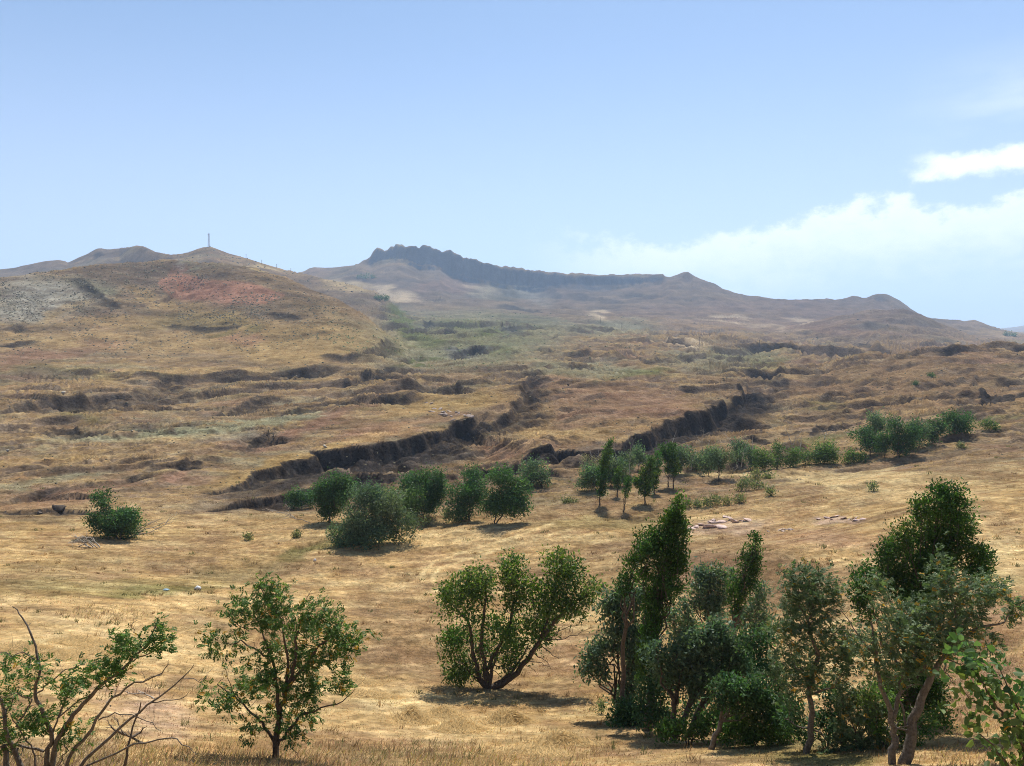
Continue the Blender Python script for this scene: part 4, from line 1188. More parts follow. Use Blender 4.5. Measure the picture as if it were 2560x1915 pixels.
# ------------------------------------------------------------------ near trees
willow_limbs = [
    (ZC([(650, 1230), (600, 1160), (560, 980), (500, 700), (400, 600)]), .17, .04),
    (ZC([(655, 1230), (640, 1080), (620, 850), (635, 600), (640, 430)]), .15, .035),
    (ZC([(660, 1230), (650, 1090), (700, 980), (830, 720), (880, 500), (860, 330)]), .15, .035),
    (ZC([(670, 1225), (700, 1080), (760, 900), (800, 780)]), .10, .03),
    (ZC([(680, 1230), (800, 1160), (920, 1060), (1040, 880), (1180, 700), (1300, 560), (1420, 500)]), .19, .04),
    (ZC([(1040, 890), (1120, 640), (1200, 400), (1220, 300)]), .08, .03),
    (ZC([(690, 1225), (760, 1150), (860, 1090), (960, 900)]), .10, .03),
    (ZC([(600, 1180), (520, 1100), (450, 1020)]), .06, .02),
    (ZC([(1080, 860), (1200, 850), (1330, 830), (1400, 790)]), .035, .008), (ZC([(1100, 850), (1230, 780), (1370, 740)]), .03, .008), (ZC([(1060, 900), (1150, 960), (1190, 1000)]), .03, .008), (ZC([(980, 1020), (1060, 1030), (1120, 1060)]), .025, .008),
]
tree("spreading_willow", "spreading multi-stemmed bright green willow alone on the straw field", "tree", ZC([(655, 1225)])[0],
     ZC([(590, 390, 105, 80), (430, 480, 130, 90), (350, 590, 60, 90), (540, 480, 90, 80), (640, 470, 60, 90), (850, 300, 75, 75), (830, 410, 90, 90), (900, 470, 90, 90), (860, 570, 80, 60),
         (1180, 310, 100, 110), (1290, 350, 90, 80), (1230, 430, 80, 60), (1440, 490, 70, 60), (1370, 560, 60, 70), (1040, 500, 60, 70), (1180, 560, 130, 90), (1090, 690, 110, 90), (1270, 620, 90, 60),
         (780, 790, 120, 90), (850, 920, 90, 90), (790, 1010, 80, 70), (1060, 800, 70, 90), (530, 680, 60, 80), (430, 820, 80, 60), (390, 900, 70, 80), (450, 1050, 95, 80), (520, 1090, 70, 60), (410, 1130, 60, 50), (610, 900, 60, 90), (700, 730, 60, 60), (930, 720, 50, 50)]),
     "bright", 8.5, 2.5, split=0, limbs=False, paths=willow_limbs, bare=7, wind=(.2, 0, .35), depth=.9, per=13, droop=.05, trunk_name="trunk")
rob = [
    (ZB([(705, 1800), (712, 1655), (730, 1450), (745, 1250), (780, 1120), (830, 980), (870, 830), (890, 640)]), .12, .03),
    (ZB([(715, 1520), (690, 1440), (620, 1340), (540, 1250), (430, 1150), (280, 1040)]), .055, .012),
    (ZB([(735, 1500), (800, 1400), (900, 1290), (1010, 1240), (1180, 1190), (1300, 1100)]), .05, .01),
    (ZB([(745, 1260), (720, 1000), (700, 860), (640, 700), (560, 520)]), .06, .014),
    (ZB([(780, 1120), (900, 960), (1050, 760), (1200, 620)]), .06, .012),
    (ZB([(800, 1040), (810, 800), (760, 560), (600, 300)]), .045, .01),
    (ZB([(700, 860), (600, 800), (470, 720), (330, 730)]), .035, .01),
    (ZB([(880, 470), (950, 400), (990, 330)]), .012, .005), (ZB([(520, 640), (430, 580), (390, 560)]), .014, .006), (ZB([(820, 1480), (860, 1560), (930, 1650)]), .012, .005),
    (ZB([(430, 1150), (350, 980), (340, 870)]), .012, .005), (ZB([(1120, 690), (1190, 640), (1215, 580)]), .014, .005),
]
tree("robinia_tree", "young robinia with feathery leaves, some yellow, on a straight bare trunk", "tree", (684, 1935),
     ZB([(590, 270, 45, 50), (650, 320, 45, 30), (760, 370, 90, 60), (640, 420, 100, 60), (480, 460, 110, 60), (370, 510, 70, 55), (600, 540, 140, 70), (760, 560, 130, 90), (900, 520, 120, 80), (1040, 510, 80, 70), (1130, 570, 90, 70),
         (1230, 650, 110, 65), (1340, 710, 70, 50), (1150, 720, 130, 70), (960, 680, 140, 90), (800, 720, 120, 80), (1250, 780, 80, 40), (420, 680, 80, 60), (300, 730, 80, 60), (230, 720, 50, 40), (500, 780, 70, 40), (1000, 820, 120, 60), (870, 860, 90, 60), (650, 830, 70, 60),
         (600, 960, 90, 70), (440, 1010, 70, 50), (380, 1110, 60, 60), (480, 1140, 80, 60), (390, 1220, 50, 50), (580, 1080, 60, 80), (700, 1060, 60, 80), (180, 1130, 25, 60), (840, 1050, 80, 80), (950, 990, 80, 70), (1080, 1000, 100, 60), (1190, 1060, 70, 50), (1250, 950, 45, 35),
         (920, 1150, 100, 70), (1040, 1120, 70, 60), (830, 1240, 60, 60), (960, 1260, 50, 50), (630, 1290, 70, 40), (560, 1370, 60, 40), (900, 1400, 70, 45), (680, 1180, 50, 50), (860, 1320, 50, 40)]),
     "robinia", 15, 1.5, D=21.5, limbs=False, paths=rob, compound=True, split=0, per=9, yellow=.06, wind=(.5, 0, .1), bare=4, depth=1.2, droop=.2)
sap = [
    (ZA([(345, 1960), (350, 1600), (395, 1400), (290, 1200), (265, 1080), (300, 920), (240, 650), (150, 500), (90, 455)]), .045, .006),
    (ZA([(350, 1960), (400, 1550), (520, 1300), (620, 1190), (800, 1030), (980, 880), (1100, 740), (1160, 620), (1185, 540)]), .05, .006),
    (ZA([(380, 1960), (520, 1600), (680, 1370), (860, 1150), (1000, 1040), (1220, 970), (1265, 860)]), .035, .005),
    (ZA([(420, 1960), (640, 1600), (900, 1370), (1120, 1190), (1380, 1000), (1460, 890)]), .035, .005),
    (ZA([(280, 1960), (150, 1640), (60, 1450), (20, 1200), (-40, 1100)]), .05, .02),
    (ZA([(330, 1545), (180, 1490), (60, 1485), (-40, 1515)]), .022, .012),
    (ZA([(430, 1960), (660, 1650), (1000, 1500), (1290, 1435), (1400, 1500), (1480, 1570)]), .022, .004),
    (ZA([(270, 1110), (380, 1020), (500, 930), (640, 890)]), .014, .005), (ZA([(440, 1290), (500, 1150), (560, 1040)]), .02, .008), (ZA([(400, 1400), (430, 1290), (600, 1150), (760, 1080), (900, 1010)]), .016, .005),
    (ZA([(1000, 870), (1150, 790), (1280, 700), (1330, 660)]), .012, .004), (ZA([(1060, 760), (1040, 670), (980, 610), (1030, 560)]), .01, .003), (ZA([(120, 1360), (200, 1240), (240, 1160), (130, 1120), (-20, 1130)]), .016, .006),
    (ZA([(380, 1410), (340, 1340), (250, 1360), (230, 1270)]), .01, .004), (ZA([(520, 1600), (470, 1750), (430, 1960)]), .012, .01), (ZA([(240, 1960), (270, 1620), (240, 1500), (130, 1370), (80, 1260)]), .018, .007),
    (ZA([(740, 1310), (850, 1265), (1000, 1265), (1150, 1330), (1210, 1390)]), .012, .004), (ZA([(300, 890), (200, 790), (90, 830), (0, 800)]), .01, .004), (ZA([(1380, 1000), (1500, 1010), (1550, 1000)]), .008, .003), (ZA([(1130, 1180), (1300, 1150), (1400, 1130), (1450, 1060)]), .01, .003),
    (ZA([(1220, 970), (1100, 1000), (1060, 940)]), .008, .003), (ZA([(20, 1500), (70, 1700), (150, 1960)]), .04, .05), (ZA([(480, 1440), (500, 1550), (440, 1640), (400, 1750)]), .012, .006),
]
tree("robinia_sapling", "wind-bent robinia sapling with many bare grey branches and sparse leaves", "tree", (115, 2010),
     ZA([(470, 1020, 80, 80), (560, 1080, 60, 60), (620, 960, 90, 75), (700, 1000, 70, 60), (770, 910, 90, 80), (860, 950, 60, 45), (870, 850, 80, 70), (910, 720, 50, 60), (960, 770, 70, 60), (1050, 740, 80, 50), (1150, 640, 55, 50), (1130, 720, 60, 45), (1220, 730, 60, 28), (880, 690, 40, 45),
         (40, 900, 70, 60), (80, 1010, 90, 60), (130, 1080, 80, 60), (200, 920, 55, 45), (280, 900, 30, 30), (60, 1170, 110, 40), (50, 1340, 70, 60), (150, 1330, 40, 40), (430, 1180, 50, 45), (270, 1350, 45, 30), (550, 1400, 40, 25), (40, 1450, 60, 40), (300, 1330, 30, 20), (490, 1240, 40, 60)]),
     "robinia", 17, 1.3, D=12.5, limbs=False, paths=sap, compound=True, split=0, per=9, yellow=.02, wind=(.8, 0, .25), bare=4, depth=1.0, bark=M_PALE_BARK)

# thicket on the right
tree("poplar_tree", "massive wind-bent poplar with a pointed top rising out of the thicket", "tree", ZD([(400, 1445)])[0],
     ZD([(590, 70, 8, 22), (584, 105, 18, 34), (566, 150, 34, 45), (545, 190, 45, 45), (545, 230, 75, 60), (530, 310, 90, 70), (515, 400, 100, 70), (520, 490, 100, 70), (520, 580, 90, 70), (470, 640, 70, 70), (430, 720, 60, 70), (420, 800, 55, 60), (405, 880, 50, 60), (395, 960, 50, 60), (385, 1040, 45, 60), (385, 1130, 40, 60), (580, 430, 45, 80), (590, 260, 35, 70), (440, 300, 40, 60), (395, 360, 40, 60), (375, 440, 38, 70), (365, 530, 34, 50)]),
     "poplar", 7.5, 2.9, split=0, grow=1.0, fork=.55, wind=(.75, 0, .9), droop=-.2, depth=.8, trunk_r=.17, twigs=5, spread=.8)
tree("poplar_tree", "narrow dark poplar leaning close beside the massive pointed poplar", "tree", ZD([(250, 1400)])[0],
     ZD([(360, 290, 14, 26), (348, 340, 22, 40), (328, 400, 32, 50), (305, 460, 38, 50), (285, 530, 42, 50), (255, 600, 42, 50)]), "poplar", 7, 2.38, split=0, grow=1.0, fork=.6, wind=(.75, 0, .9), droop=-.2, trunk_r=.1, twigs=4, spread=.8)
tree("willow_tree", "grey-green upright willow on thin stems at the open edge of the thicket", "tree", ZD([(240, 1365)])[0],
     ZD([(230, 660, 70, 60), (330, 640, 60, 60), (190, 740, 60, 70), (270, 760, 90, 70), (400, 640, 60, 80), (210, 850, 60, 70), (290, 880, 80, 70), (240, 960, 70, 60), (320, 1000, 60, 60), (290, 1100, 70, 70), (250, 1240, 50, 60), (330, 1210, 50, 80), (380, 1000, 60, 60), (60, 990, 60, 50), (40, 1080, 45, 50), (110, 940, 30, 30), (130, 1100, 16, 40), (400, 860, 50, 70)]),
     "willow_blue", 9.5, 2.28, stems=3, fork=.3, twigs=6, paths=[(ZD([(280, 1120), (200, 1055), (100, 1060), (50, 1040)]), .03, .01)], bare=2, wind=(.2, 0, .3))
tree("willow_tree", "silvery round-topped willow on several dark trunks in the middle of the thicket", "tree", ZD([(570, 1500)])[0],
     ZD([(800, 830, 100, 50), (760, 900, 120, 60), (870, 920, 90, 60), (620, 950, 90, 60), (560, 1020, 90, 60), (700, 1000, 110, 60), (830, 1010, 120, 60), (930, 1010, 80, 60), (480, 1060, 70, 60), (620, 1100, 100, 60), (760, 1100, 110, 60), (900, 1110, 100, 60), (980, 1080, 60, 50), (450, 980, 60, 50), (690, 1180, 90, 40), (540, 1150, 70, 40)]),
     "willow_blue", 9.5, 2.70, stems=3, fork=.45, twigs=6, wind=(.8, 0, .25), trunk_r=.16, droop=.1)
tree("willow_tree", "willow with a pale straight trunk under the silvery willow of the thicket", "tree", ZD([(762, 1560)])[0],
     ZD([(850, 1180, 90, 50), (960, 1200, 90, 60), (1040, 1180, 70, 60), (1080, 1260, 70, 60), (950, 1290, 80, 50), (820, 1260, 60, 40), (1120, 1330, 60, 60)]), "willow", 9.5, 2.56, fork=.6, twigs=6, bark=M_PALE_BARK, trunk_r=.09)
tree("poplar_tree", "slim dark poplar with a twisted leaning top between the thicket and the pink rocks", "tree", ZD([(880, 1180)])[0],
     ZD([(1035, 310, 26, 28), (1020, 370, 42, 40), (1030, 430, 38, 40), (985, 440, 50, 45), (980, 510, 55, 45), (1030, 500, 34, 40), (945, 580, 60, 50), (1000, 580, 40, 40), (925, 650, 50, 50), (910, 720, 36, 45)]), "poplar", 6.5, 2.38, split=0, grow=1.0, fork=.55, wind=(.75, 0, .8), droop=-.2, trunk_r=.12, twigs=4, spread=.8)
tree("willow_bush", "feathery pale green willow bush behind the silvery willow, left of the slim twisted poplar", "bush", ZD([(760, 1080)])[0],
     ZD([(720, 510, 60, 40), (800, 520, 80, 45), (870, 540, 50, 50), (760, 590, 70, 50), (820, 640, 70, 60), (740, 680, 60, 60), (620, 700, 50, 50), (640, 790, 60, 60), (560, 800, 50, 50), (790, 740, 70, 50), (690, 600, 40, 50), (580, 880, 50, 50), (520, 770, 40, 40), (660, 870, 50, 40)]),
     "willow_blue", 8, 2.06, stems=4, fork=.3, twigs=8)
tree("willow_bush", "loose pale bush behind the slim twisted poplar on its far side", "bush", ZD([(1010, 1060)])[0],
     ZD([(1070, 610, 50, 50), (1050, 690, 60, 40), (1000, 760, 80, 40), (1080, 770, 50, 40), (950, 800, 60, 40), (1040, 840, 60, 40), (1100, 840, 30, 40)]), "willow_blue", 8, 1.77, stems=3, fork=.3, twigs=8)
tree("undergrowth_bush", "dark green undergrowth bush in the deep shade of the thicket", "bush", ZD([(1020, 1540)])[0],
     ZD([(930, 1370, 70, 60), (1030, 1390, 90, 60), (1130, 1410, 80, 60), (1000, 1470, 80, 50), (1110, 1480, 80, 50), (1210, 1450, 60, 50), (880, 1450, 60, 50)]), "robinia", 8, 1.90, stems=4, fork=.15)
tree("undergrowth_bush", "low leafy bush round the trunks of the grey-green willow", "bush", ZD([(300, 1420)])[0], ZD([(260, 1330, 60, 50), (340, 1350, 60, 50), (420, 1330, 50, 60), (230, 1380, 50, 26), (400, 1410, 40, 30)]), "willow", 9.5, 2.70, stems=4, fork=.15)
tree("robinia_tree", "dusty feathery robinia with a forked pale limb beside the thicket", "tree", ZE([(130, 1590)])[0],
     ZE([(30, 600, 50, 40), (120, 610, 70, 45), (210, 630, 60, 45), (260, 680, 50, 40), (80, 690, 80, 45), (180, 720, 80, 50), (20, 720, 50, 40), (120, 800, 70, 50), (220, 810, 60, 60), (190, 890, 60, 50), (30, 850, 60, 60), (300, 950, 60, 50), (260, 1010, 70, 50), (80, 960, 60, 60), (330, 1060, 60, 50), (200, 1090, 70, 50), (100, 1070, 60, 60), (40, 1150, 60, 60), (140, 1180, 60, 50), (270, 1130, 60, 40), (30, 1260, 50, 60), (-40, 900, 60, 60), (-30, 1080, 60, 60), (380, 1030, 40, 40), (300, 1180, 40, 40)]),
     "robinia_dusty", 13, 2.16, limbs=False, compound=True, split=0, per=9, yellow=.03, wind=(.85, 0, .05), depth=1.0, bare=5, bark=M_PALE_BARK, droop=.1,
     paths=[(ZE([(125, 1620), (150, 1440), (155, 1300), (140, 1180), (200, 1060), (160, 960), (130, 850), (70, 750), (20, 700)]), .10, .02), (ZE([(150, 1440), (230, 1500), (330, 1640)]), .03, .01), (ZE([(150, 1450), (70, 1430), (0, 1395)]), .03, .01), (ZE([(170, 1040), (260, 960), (300, 900)]), .03, .01), (ZE([(150, 1260), (280, 1220), (340, 1120)]), .035, .01), (ZE([(130, 850), (160, 800), (140, 700)]), .025, .01), (ZE([(140, 1180), (60, 1100), (20, 980)]), .03, .01)])
tree("poplar_tree", "big bushy dark green poplar crown towering behind the dusty robinia", "tree", ZE([(700, 1450)])[0],
     ZE([(860, 130, 60, 36), (940, 160, 60, 45), (850, 210, 100, 60), (950, 250, 90, 70), (760, 240, 50, 60), (850, 320, 130, 80), (970, 340, 80, 70), (800, 430, 130, 80), (930, 430, 110, 70), (850, 530, 130, 70), (740, 560, 90, 80), (780, 660, 110, 80), (660, 370, 50, 60), (630, 450, 60, 70), (560, 490, 45, 70), (590, 580, 60, 70), (550, 650, 50, 60), (650, 640, 60, 80), (1060, 500, 50, 60), (1110, 540, 50, 60), (1050, 590, 60, 60), (1110, 480, 40, 40), (700, 720, 100, 60),
         (450, 620, 60, 60), (420, 700, 50, 70), (440, 800, 50, 70), (720, 1190, 110, 80), (660, 1270, 90, 80), (780, 1300, 90, 90), (680, 1370, 70, 60), (560, 1220, 50, 60), (830, 1220, 70, 80)]),
     "poplar", 7.5, 2.6, split=0, grow=1.0, fork=.35, wind=(.6, 0, .5), droop=-.1, trunk_r=.2, twigs=5, depth=.8, spread=.85)
tree("robinia_tree", "dusty robinia with two thick bare forks and yellowing leaves in front of the big poplar", "tree", ZE([(640, 1760)])[0],
     ZE([(860, 530, 60, 45), (890, 600, 50, 45), (950, 690, 80, 50), (880, 720, 80, 50), (1060, 680, 90, 45), (1150, 640, 60, 45), (1190, 690, 50, 35), (1120, 740, 80, 40), (1230, 800, 60, 30), (1290, 800, 50, 45), (560, 640, 30, 30), (480, 680, 50, 60), (520, 720, 40, 60), (600, 820, 70, 50), (700, 810, 90, 50), (800, 800, 90, 50), (920, 800, 80, 50), (1020, 790, 80, 40), (640, 900, 100, 50), (760, 900, 100, 50), (880, 900, 90, 50), (980, 880, 70, 50), (1060, 930, 70, 50), (540, 940, 80, 50), (660, 990, 90, 50), (790, 990, 90, 50), (900, 970, 70, 50), (460, 1030, 60, 60), (560, 1060, 80, 50), (690, 1080, 80, 50), (800, 1070, 60, 40), (1120, 980, 60, 40), (1000, 1010, 50, 40), (500, 1130, 60, 50), (620, 1150, 60, 40), (420, 960, 50, 50), (850, 660, 60, 50)]),
     "robinia_dusty", 14, 1.97, D=20.0, limbs=False, compound=True, split=0, per=9, yellow=.05, wind=(.85, 0, .0), depth=1.2, bare=6, bark=M_PALE_BARK, droop=.1,
     paths=[(ZE([(640, 1790), (660, 1620), (700, 1500), (710, 1400), (760, 1280), (800, 1170), (850, 1090), (910, 1020), (960, 880)]), .17, .035), (ZE([(600, 1790), (600, 1560), (610, 1480), (590, 1370), (540, 1240), (520, 1130), (500, 980), (480, 860)]), .11, .02), (ZE([(600, 1400), (640, 1240), (660, 1150), (720, 1060)]), .06, .015), (ZE([(700, 1480), (660, 1380), (640, 1280), (690, 1210), (760, 1210)]), .04, .012), (ZE([(800, 1170), (760, 1080), (680, 990)]), .04, .012), (ZE([(910, 1020), (1060, 900), (1110, 880), (1210, 860), (1240, 820)]), .05, .012), (ZE([(510, 1050), (420, 960), (390, 900), (310, 790)]), .03, .008), (ZE([(960, 880), (930, 740), (870, 600)]), .03, .01), (ZE([(620, 1490), (600, 1440), (690, 1460)]), .03, .02), (ZE([(500, 980), (400, 940), (310, 900)]), .016, .006)])
tree("low_shrub", "low feathery shrub at the foot of the forked dusty robinia", "bush", ZE([(430, 1680)])[0],
     ZE([(330, 1300, 50, 40), (400, 1370, 80, 50), (330, 1430, 60, 50), (440, 1450, 80, 50), (500, 1420, 50, 50), (380, 1530, 80, 50), (480, 1540, 60, 50), (420, 1610, 60, 40), (540, 1480, 40, 40), (300, 1230, 50, 50), (400, 1270, 60, 50), (480, 1330, 50, 50), (300, 1540, 60, 50), (350, 1620, 70, 40), (540, 1570, 50, 50), (230, 1620, 60, 40)]), "robinia_dusty", 12, 2.16, D=23, stems=4, fork=.2, compound=True, split=0, per=9, yellow=.03, wind=(.6, 0, .1))
tree("broadleaf_shrub", "shrub with large glossy rounded leaves at the edge of the near slope", "bush", ZE([(1330, 2050)])[0],
     ZE([(1000, 1040, 60, 40), (1040, 1100, 70, 50), (1110, 1160, 60, 50), (1000, 1140, 40, 40), (1180, 1100, 40, 50), (1060, 1200, 60, 50), (1160, 1230, 60, 50), (1090, 1290, 50, 40), (1250, 1250, 60, 60), (1300, 1330, 50, 60), (1220, 1350, 60, 50), (1060, 1400, 50, 50), (1130, 1450, 60, 50), (1220, 1450, 60, 50), (1290, 1470, 50, 60), (1230, 1540, 70, 50), (1310, 1580, 50, 50), (1290, 1650, 60, 40), (1190, 1600, 40, 40), (1350, 1400, 50, 100), (1340, 1240, 40, 60)]),
     "fresh", 25, .75, split=0, oval=True, D=8.5, limbs=False, per=5, wind=(.5, 0, .3), yellow=.012, depth=.8, spread=.7, droop=0,
     paths=[(ZE([(1330, 2060), (1240, 1660), (1150, 1540), (1080, 1480)]), .022, .006), (ZE([(1340, 2060), (1330, 1560), (1240, 1400), (1180, 1330), (1100, 1200), (1020, 1090)]), .022, .005), (ZE([(1350, 2060), (1380, 1600), (1330, 1420), (1260, 1280), (1190, 1120)]), .022, .005), (ZE([(1130, 1340), (1060, 1320), (1000, 1250)]), .008, .004)])

tree("undergrowth_bush", "tangled grey-green bush filling the gap between the massive poplar and the silvery willow", "bush", ZD([(470, 1470)])[0],
     ZD([(470, 1130, 60, 60), (430, 1200, 70, 60), (500, 1240, 60, 50), (460, 1310, 60, 60), (360, 1290, 60, 70), (520, 1360, 50, 50), (400, 1380, 60, 40), (660, 1300, 50, 60), (720, 1380, 50, 50)]), "willow", 9, 1.2, stems=4, fork=.2, twigs=6)
tree("undergrowth_bush", "shadowed bush between the pale straight trunk and the dusty robinia", "bush", ZD([(1180, 1500)])[0],
     ZD([(1100, 900, 60, 60), (1060, 980, 60, 60), (1120, 1060, 60, 60), (1180, 1160, 70, 60), (1190, 1260, 70, 60), (1220, 1350, 70, 50), (1010, 900, 60, 50)]), "willow", 9, 1.2, stems=3, fork=.3, twigs=6)

tree("undergrowth_bush", "dark leafy undergrowth round the trunks of the silvery willow", "bush", ZD([(640, 1530)])[0],
     ZD([(540, 1420, 50, 50), (620, 1440, 50, 50), (700, 1440, 60, 60), (480, 1440, 50, 40), (760, 1420, 50, 60), (840, 1400, 60, 50), (820, 1330, 60, 50)]), "robinia", 9, 1.1, stems=4, fork=.15)
tree("undergrowth_bush", "straggling bush between the dusty robinia and the low feathery shrub", "bush", ZE([(240, 1560)])[0],
     ZE([(220, 1250, 60, 50), (260, 1330, 60, 60), (200, 1400, 60, 50), (270, 1450, 60, 50), (60, 1330, 60, 60), (40, 1430, 60, 60), (120, 1480, 50, 40)]), "willow", 9, 1.1, stems=4, fork=.2)

tree("undergrowth_bush", "dark bush in the shade behind the forks of the yellowing robinia", "bush", ZE([(560, 1560)])[0],
     ZE([(470, 1260, 60, 60), (560, 1330, 60, 60), (640, 1420, 70, 60), (500, 1440, 70, 50), (760, 1440, 70, 60), (860, 1380, 50, 60), (690, 1500, 70, 40)]), "robinia", 9, 1.2, stems=4, fork=.2)

# ------------------------------------------------------------------ dead wood, stems and stakes
def dead_wood(name, label, cat, stems, mat=None, group=None, D=None, r=.03, twig=5, part=None, seed=1):
    """stems: photo-pixel polylines starting at the ground"""
    rng = np.random.default_rng(seed)
    if D is None:
        b = np.array(ground_hit(*stems[0][0]))
    else:
        x = (stems[0][0][0] - CU) / F * D
        b = np.array([x, D, float(terrain(np.array([x]), np.array([D]))[0])])
    w = Wood()
    for st in stems:
        pts = np.array([P3(u, v, b[1] * (1 + .004 * rng.normal())) for u, v in st])
        q = np.linspace(0, len(pts) - 1, (len(pts) - 1) * 3 + 1)
        pts = np.stack([np.interp(q, np.arange(len(pts)), pts[:, k]) for k in range(3)], 1)
        L = np.linalg.norm(pts[-1] - pts[0])
        pts[1:-1] += rng.normal(0, .012 * L, (len(pts) - 2, 3))
        w.tube(pts, r, r * .3, 4)
        for _ in range(twig):
            k = rng.integers(max(1, len(pts) // 3), len(pts))
            t = pts[min(k + 1, len(pts) - 1)] - pts[k - 1]
            d = unit(unit(t) + rng.normal(0, .55, 3))
            w.limb(pts[k], pts[k] + d * L * rng.uniform(.15, .4), r * .4, r * .15, .06, 4, 3)
    o = w.build(name, mat or M_DEAD)
    o.data.transform(__import__("mathutils").Matrix.Translation(-Vector(b)))
    o.location = b
    tag(o, label, cat, group)
    return o


dead_wood("brush_pile", "heap of pale dead branches arching beside the round lumpy tree", "dead branches",
          [[(238, 1372), (212, 1345), (180, 1342)], [(244, 1370), (222, 1352), (190, 1358)], [(240, 1374), (210, 1362), (184, 1368)], [(232, 1376), (206, 1352), (176, 1356)], [(250, 1368), (232, 1346), (200, 1340)], [(228, 1378), (204, 1370), (188, 1374)]], r=.075, twig=7, seed=3)
dead_wood("fallen_branches", "bundle of bare grey branches fanning out beside the round lumpy tree", "dead branches",
          [[(322, 1346), (360, 1325), (424, 1302)], [(326, 1344), (352, 1320), (404, 1296)], [(324, 1342), (372, 1332), (412, 1312)], [(328, 1338), (346, 1318), (380, 1306)]], r=.075, twig=6, seed=4)
dead_wood("fallen_branch", "bare fallen branch lying beside the thick-trunked dark willow", "dead branch",
          [[(776, 1307), (744, 1297), (722, 1290), (690, 1276)], [(736, 1294), (712, 1282), (684, 1280)], [(728, 1290), (722, 1272), (716, 1262)]], r=.07, twig=5, seed=5)
dead_wood("dead_tree", "bleached twisted dead stump among the row of willows", "dead tree", [ZF([(1930, 440), (1950, 400), (1946, 345)]), ZF([(1925, 440), (1900, 400), (1950, 380)]), ZF([(1930, 435), (1965, 390), (1955, 350)])], r=.06, twig=3, seed=6)
G_SNAG = "bare dead stems standing in the willow row"
k = 0
for st in [ZF([(770, 520), (768, 300), (775, 160), (760, 40)]), ZF([(620, 300), (600, 160), (640, 60)]), ZF([(1580, 240), (1560, 120), (1520, 60)]), ZF([(1590, 240), (1582, 110), (1585, 0)]), ZF([(1600, 240), (1640, 140), (1655, 90)]), ZF([(1240, 120), (1260, 60), (1275, 20)]),
           ZF([(2005, 385), (2030, 240), (2070, 100)]), ZF([(1900, 200), (1890, 110), (1840, 40)]), ZF([(2130, 200), (2128, 90), (2120, 10)]), ZF([(1455, 420), (1450, 330), (1460, 260)]), ZF([(345, 260), (330, 200), (300, 170)]), ZF([(430, 250), (430, 130), (450, 90)])]:
    k += 1
    dead_wood("dead_tree", "thin bare grey dead stem standing among the row willows", "dead tree", [st], group=G_SNAG, r=.045, twig=6, seed=10 + k, D=132 - (k % 3) * 3 if k != 1 else 118)
dead_wood("dead_tree", "forked pale dead tree standing above the yellow-green bushes", "dead tree", [ZG([(575, 330), (550, 240), (525, 160)]), ZG([(572, 300), (600, 230), (640, 190)])], r=.07, twig=6, seed=31)
dead_wood("dead_tree", "leaning dead tree with fine twigs beside the forked pale one", "dead tree", [ZG([(640, 360), (620, 280), (585, 210)]), ZG([(632, 330), (640, 250), (650, 200)])], r=.06, twig=6, seed=32)
dead_wood("dead_tree", "dead tree with a bushy twig top rising out of the largest yellow-green bush", "dead tree", [ZG([(826, 330), (822, 240), (815, 180)]), ZG([(826, 250), (850, 210), (880, 180)]), ZG([(824, 240), (842, 190), (850, 160)])], r=.06, twig=9, seed=33)
dead_wood("dead_sapling", "straight bare stem standing up in front of the sapling", "dead branch", [ZA([(905, 1780), (950, 1580), (1000, 1370), (1060, 1180)])], mat=M_BARK, r=.035, twig=0, D=13.2, seed=34)
dead_wood("fallen_branch", "grey broken branch lying on the pinkish bare soil behind the sapling", "dead branch", [ZA([(1160, 1150), (1090, 1110), (1040, 1090)]), ZA([(1090, 1110), (980, 1110), (940, 1090)])], r=.035, twig=4, seed=35)
dead_wood("fallen_branch", "forked dark branch lying on the bare soil below the sapling", "dead branch", [ZA([(1095, 1500), (1010, 1450), (930, 1410), (890, 1340)]), ZA([(990, 1440), (1060, 1400), (1080, 1370)]), ZA([(940, 1420), (860, 1380), (820, 1340)])], mat=M_BARK, r=.04, twig=5, seed=36)
dead_wood("fallen_branch", "short pale log end lying beside the grey broken branch", "dead branch", [ZA([(800, 1190), (850, 1140), (900, 1030)])], r=.05, twig=3, seed=37)
tree("grey_bush", "leafless silvery twig bush behind the tallest slim poplar", "bush", (1470, 1180), [(1478, 1152, 30, 18), (1460, 1160, 20, 14), (1500, 1146, 18, 14)], "grey", 3.4, .35, D=136, stems=5, fork=.2, twigs=16, bark=M_PALE_BARK)

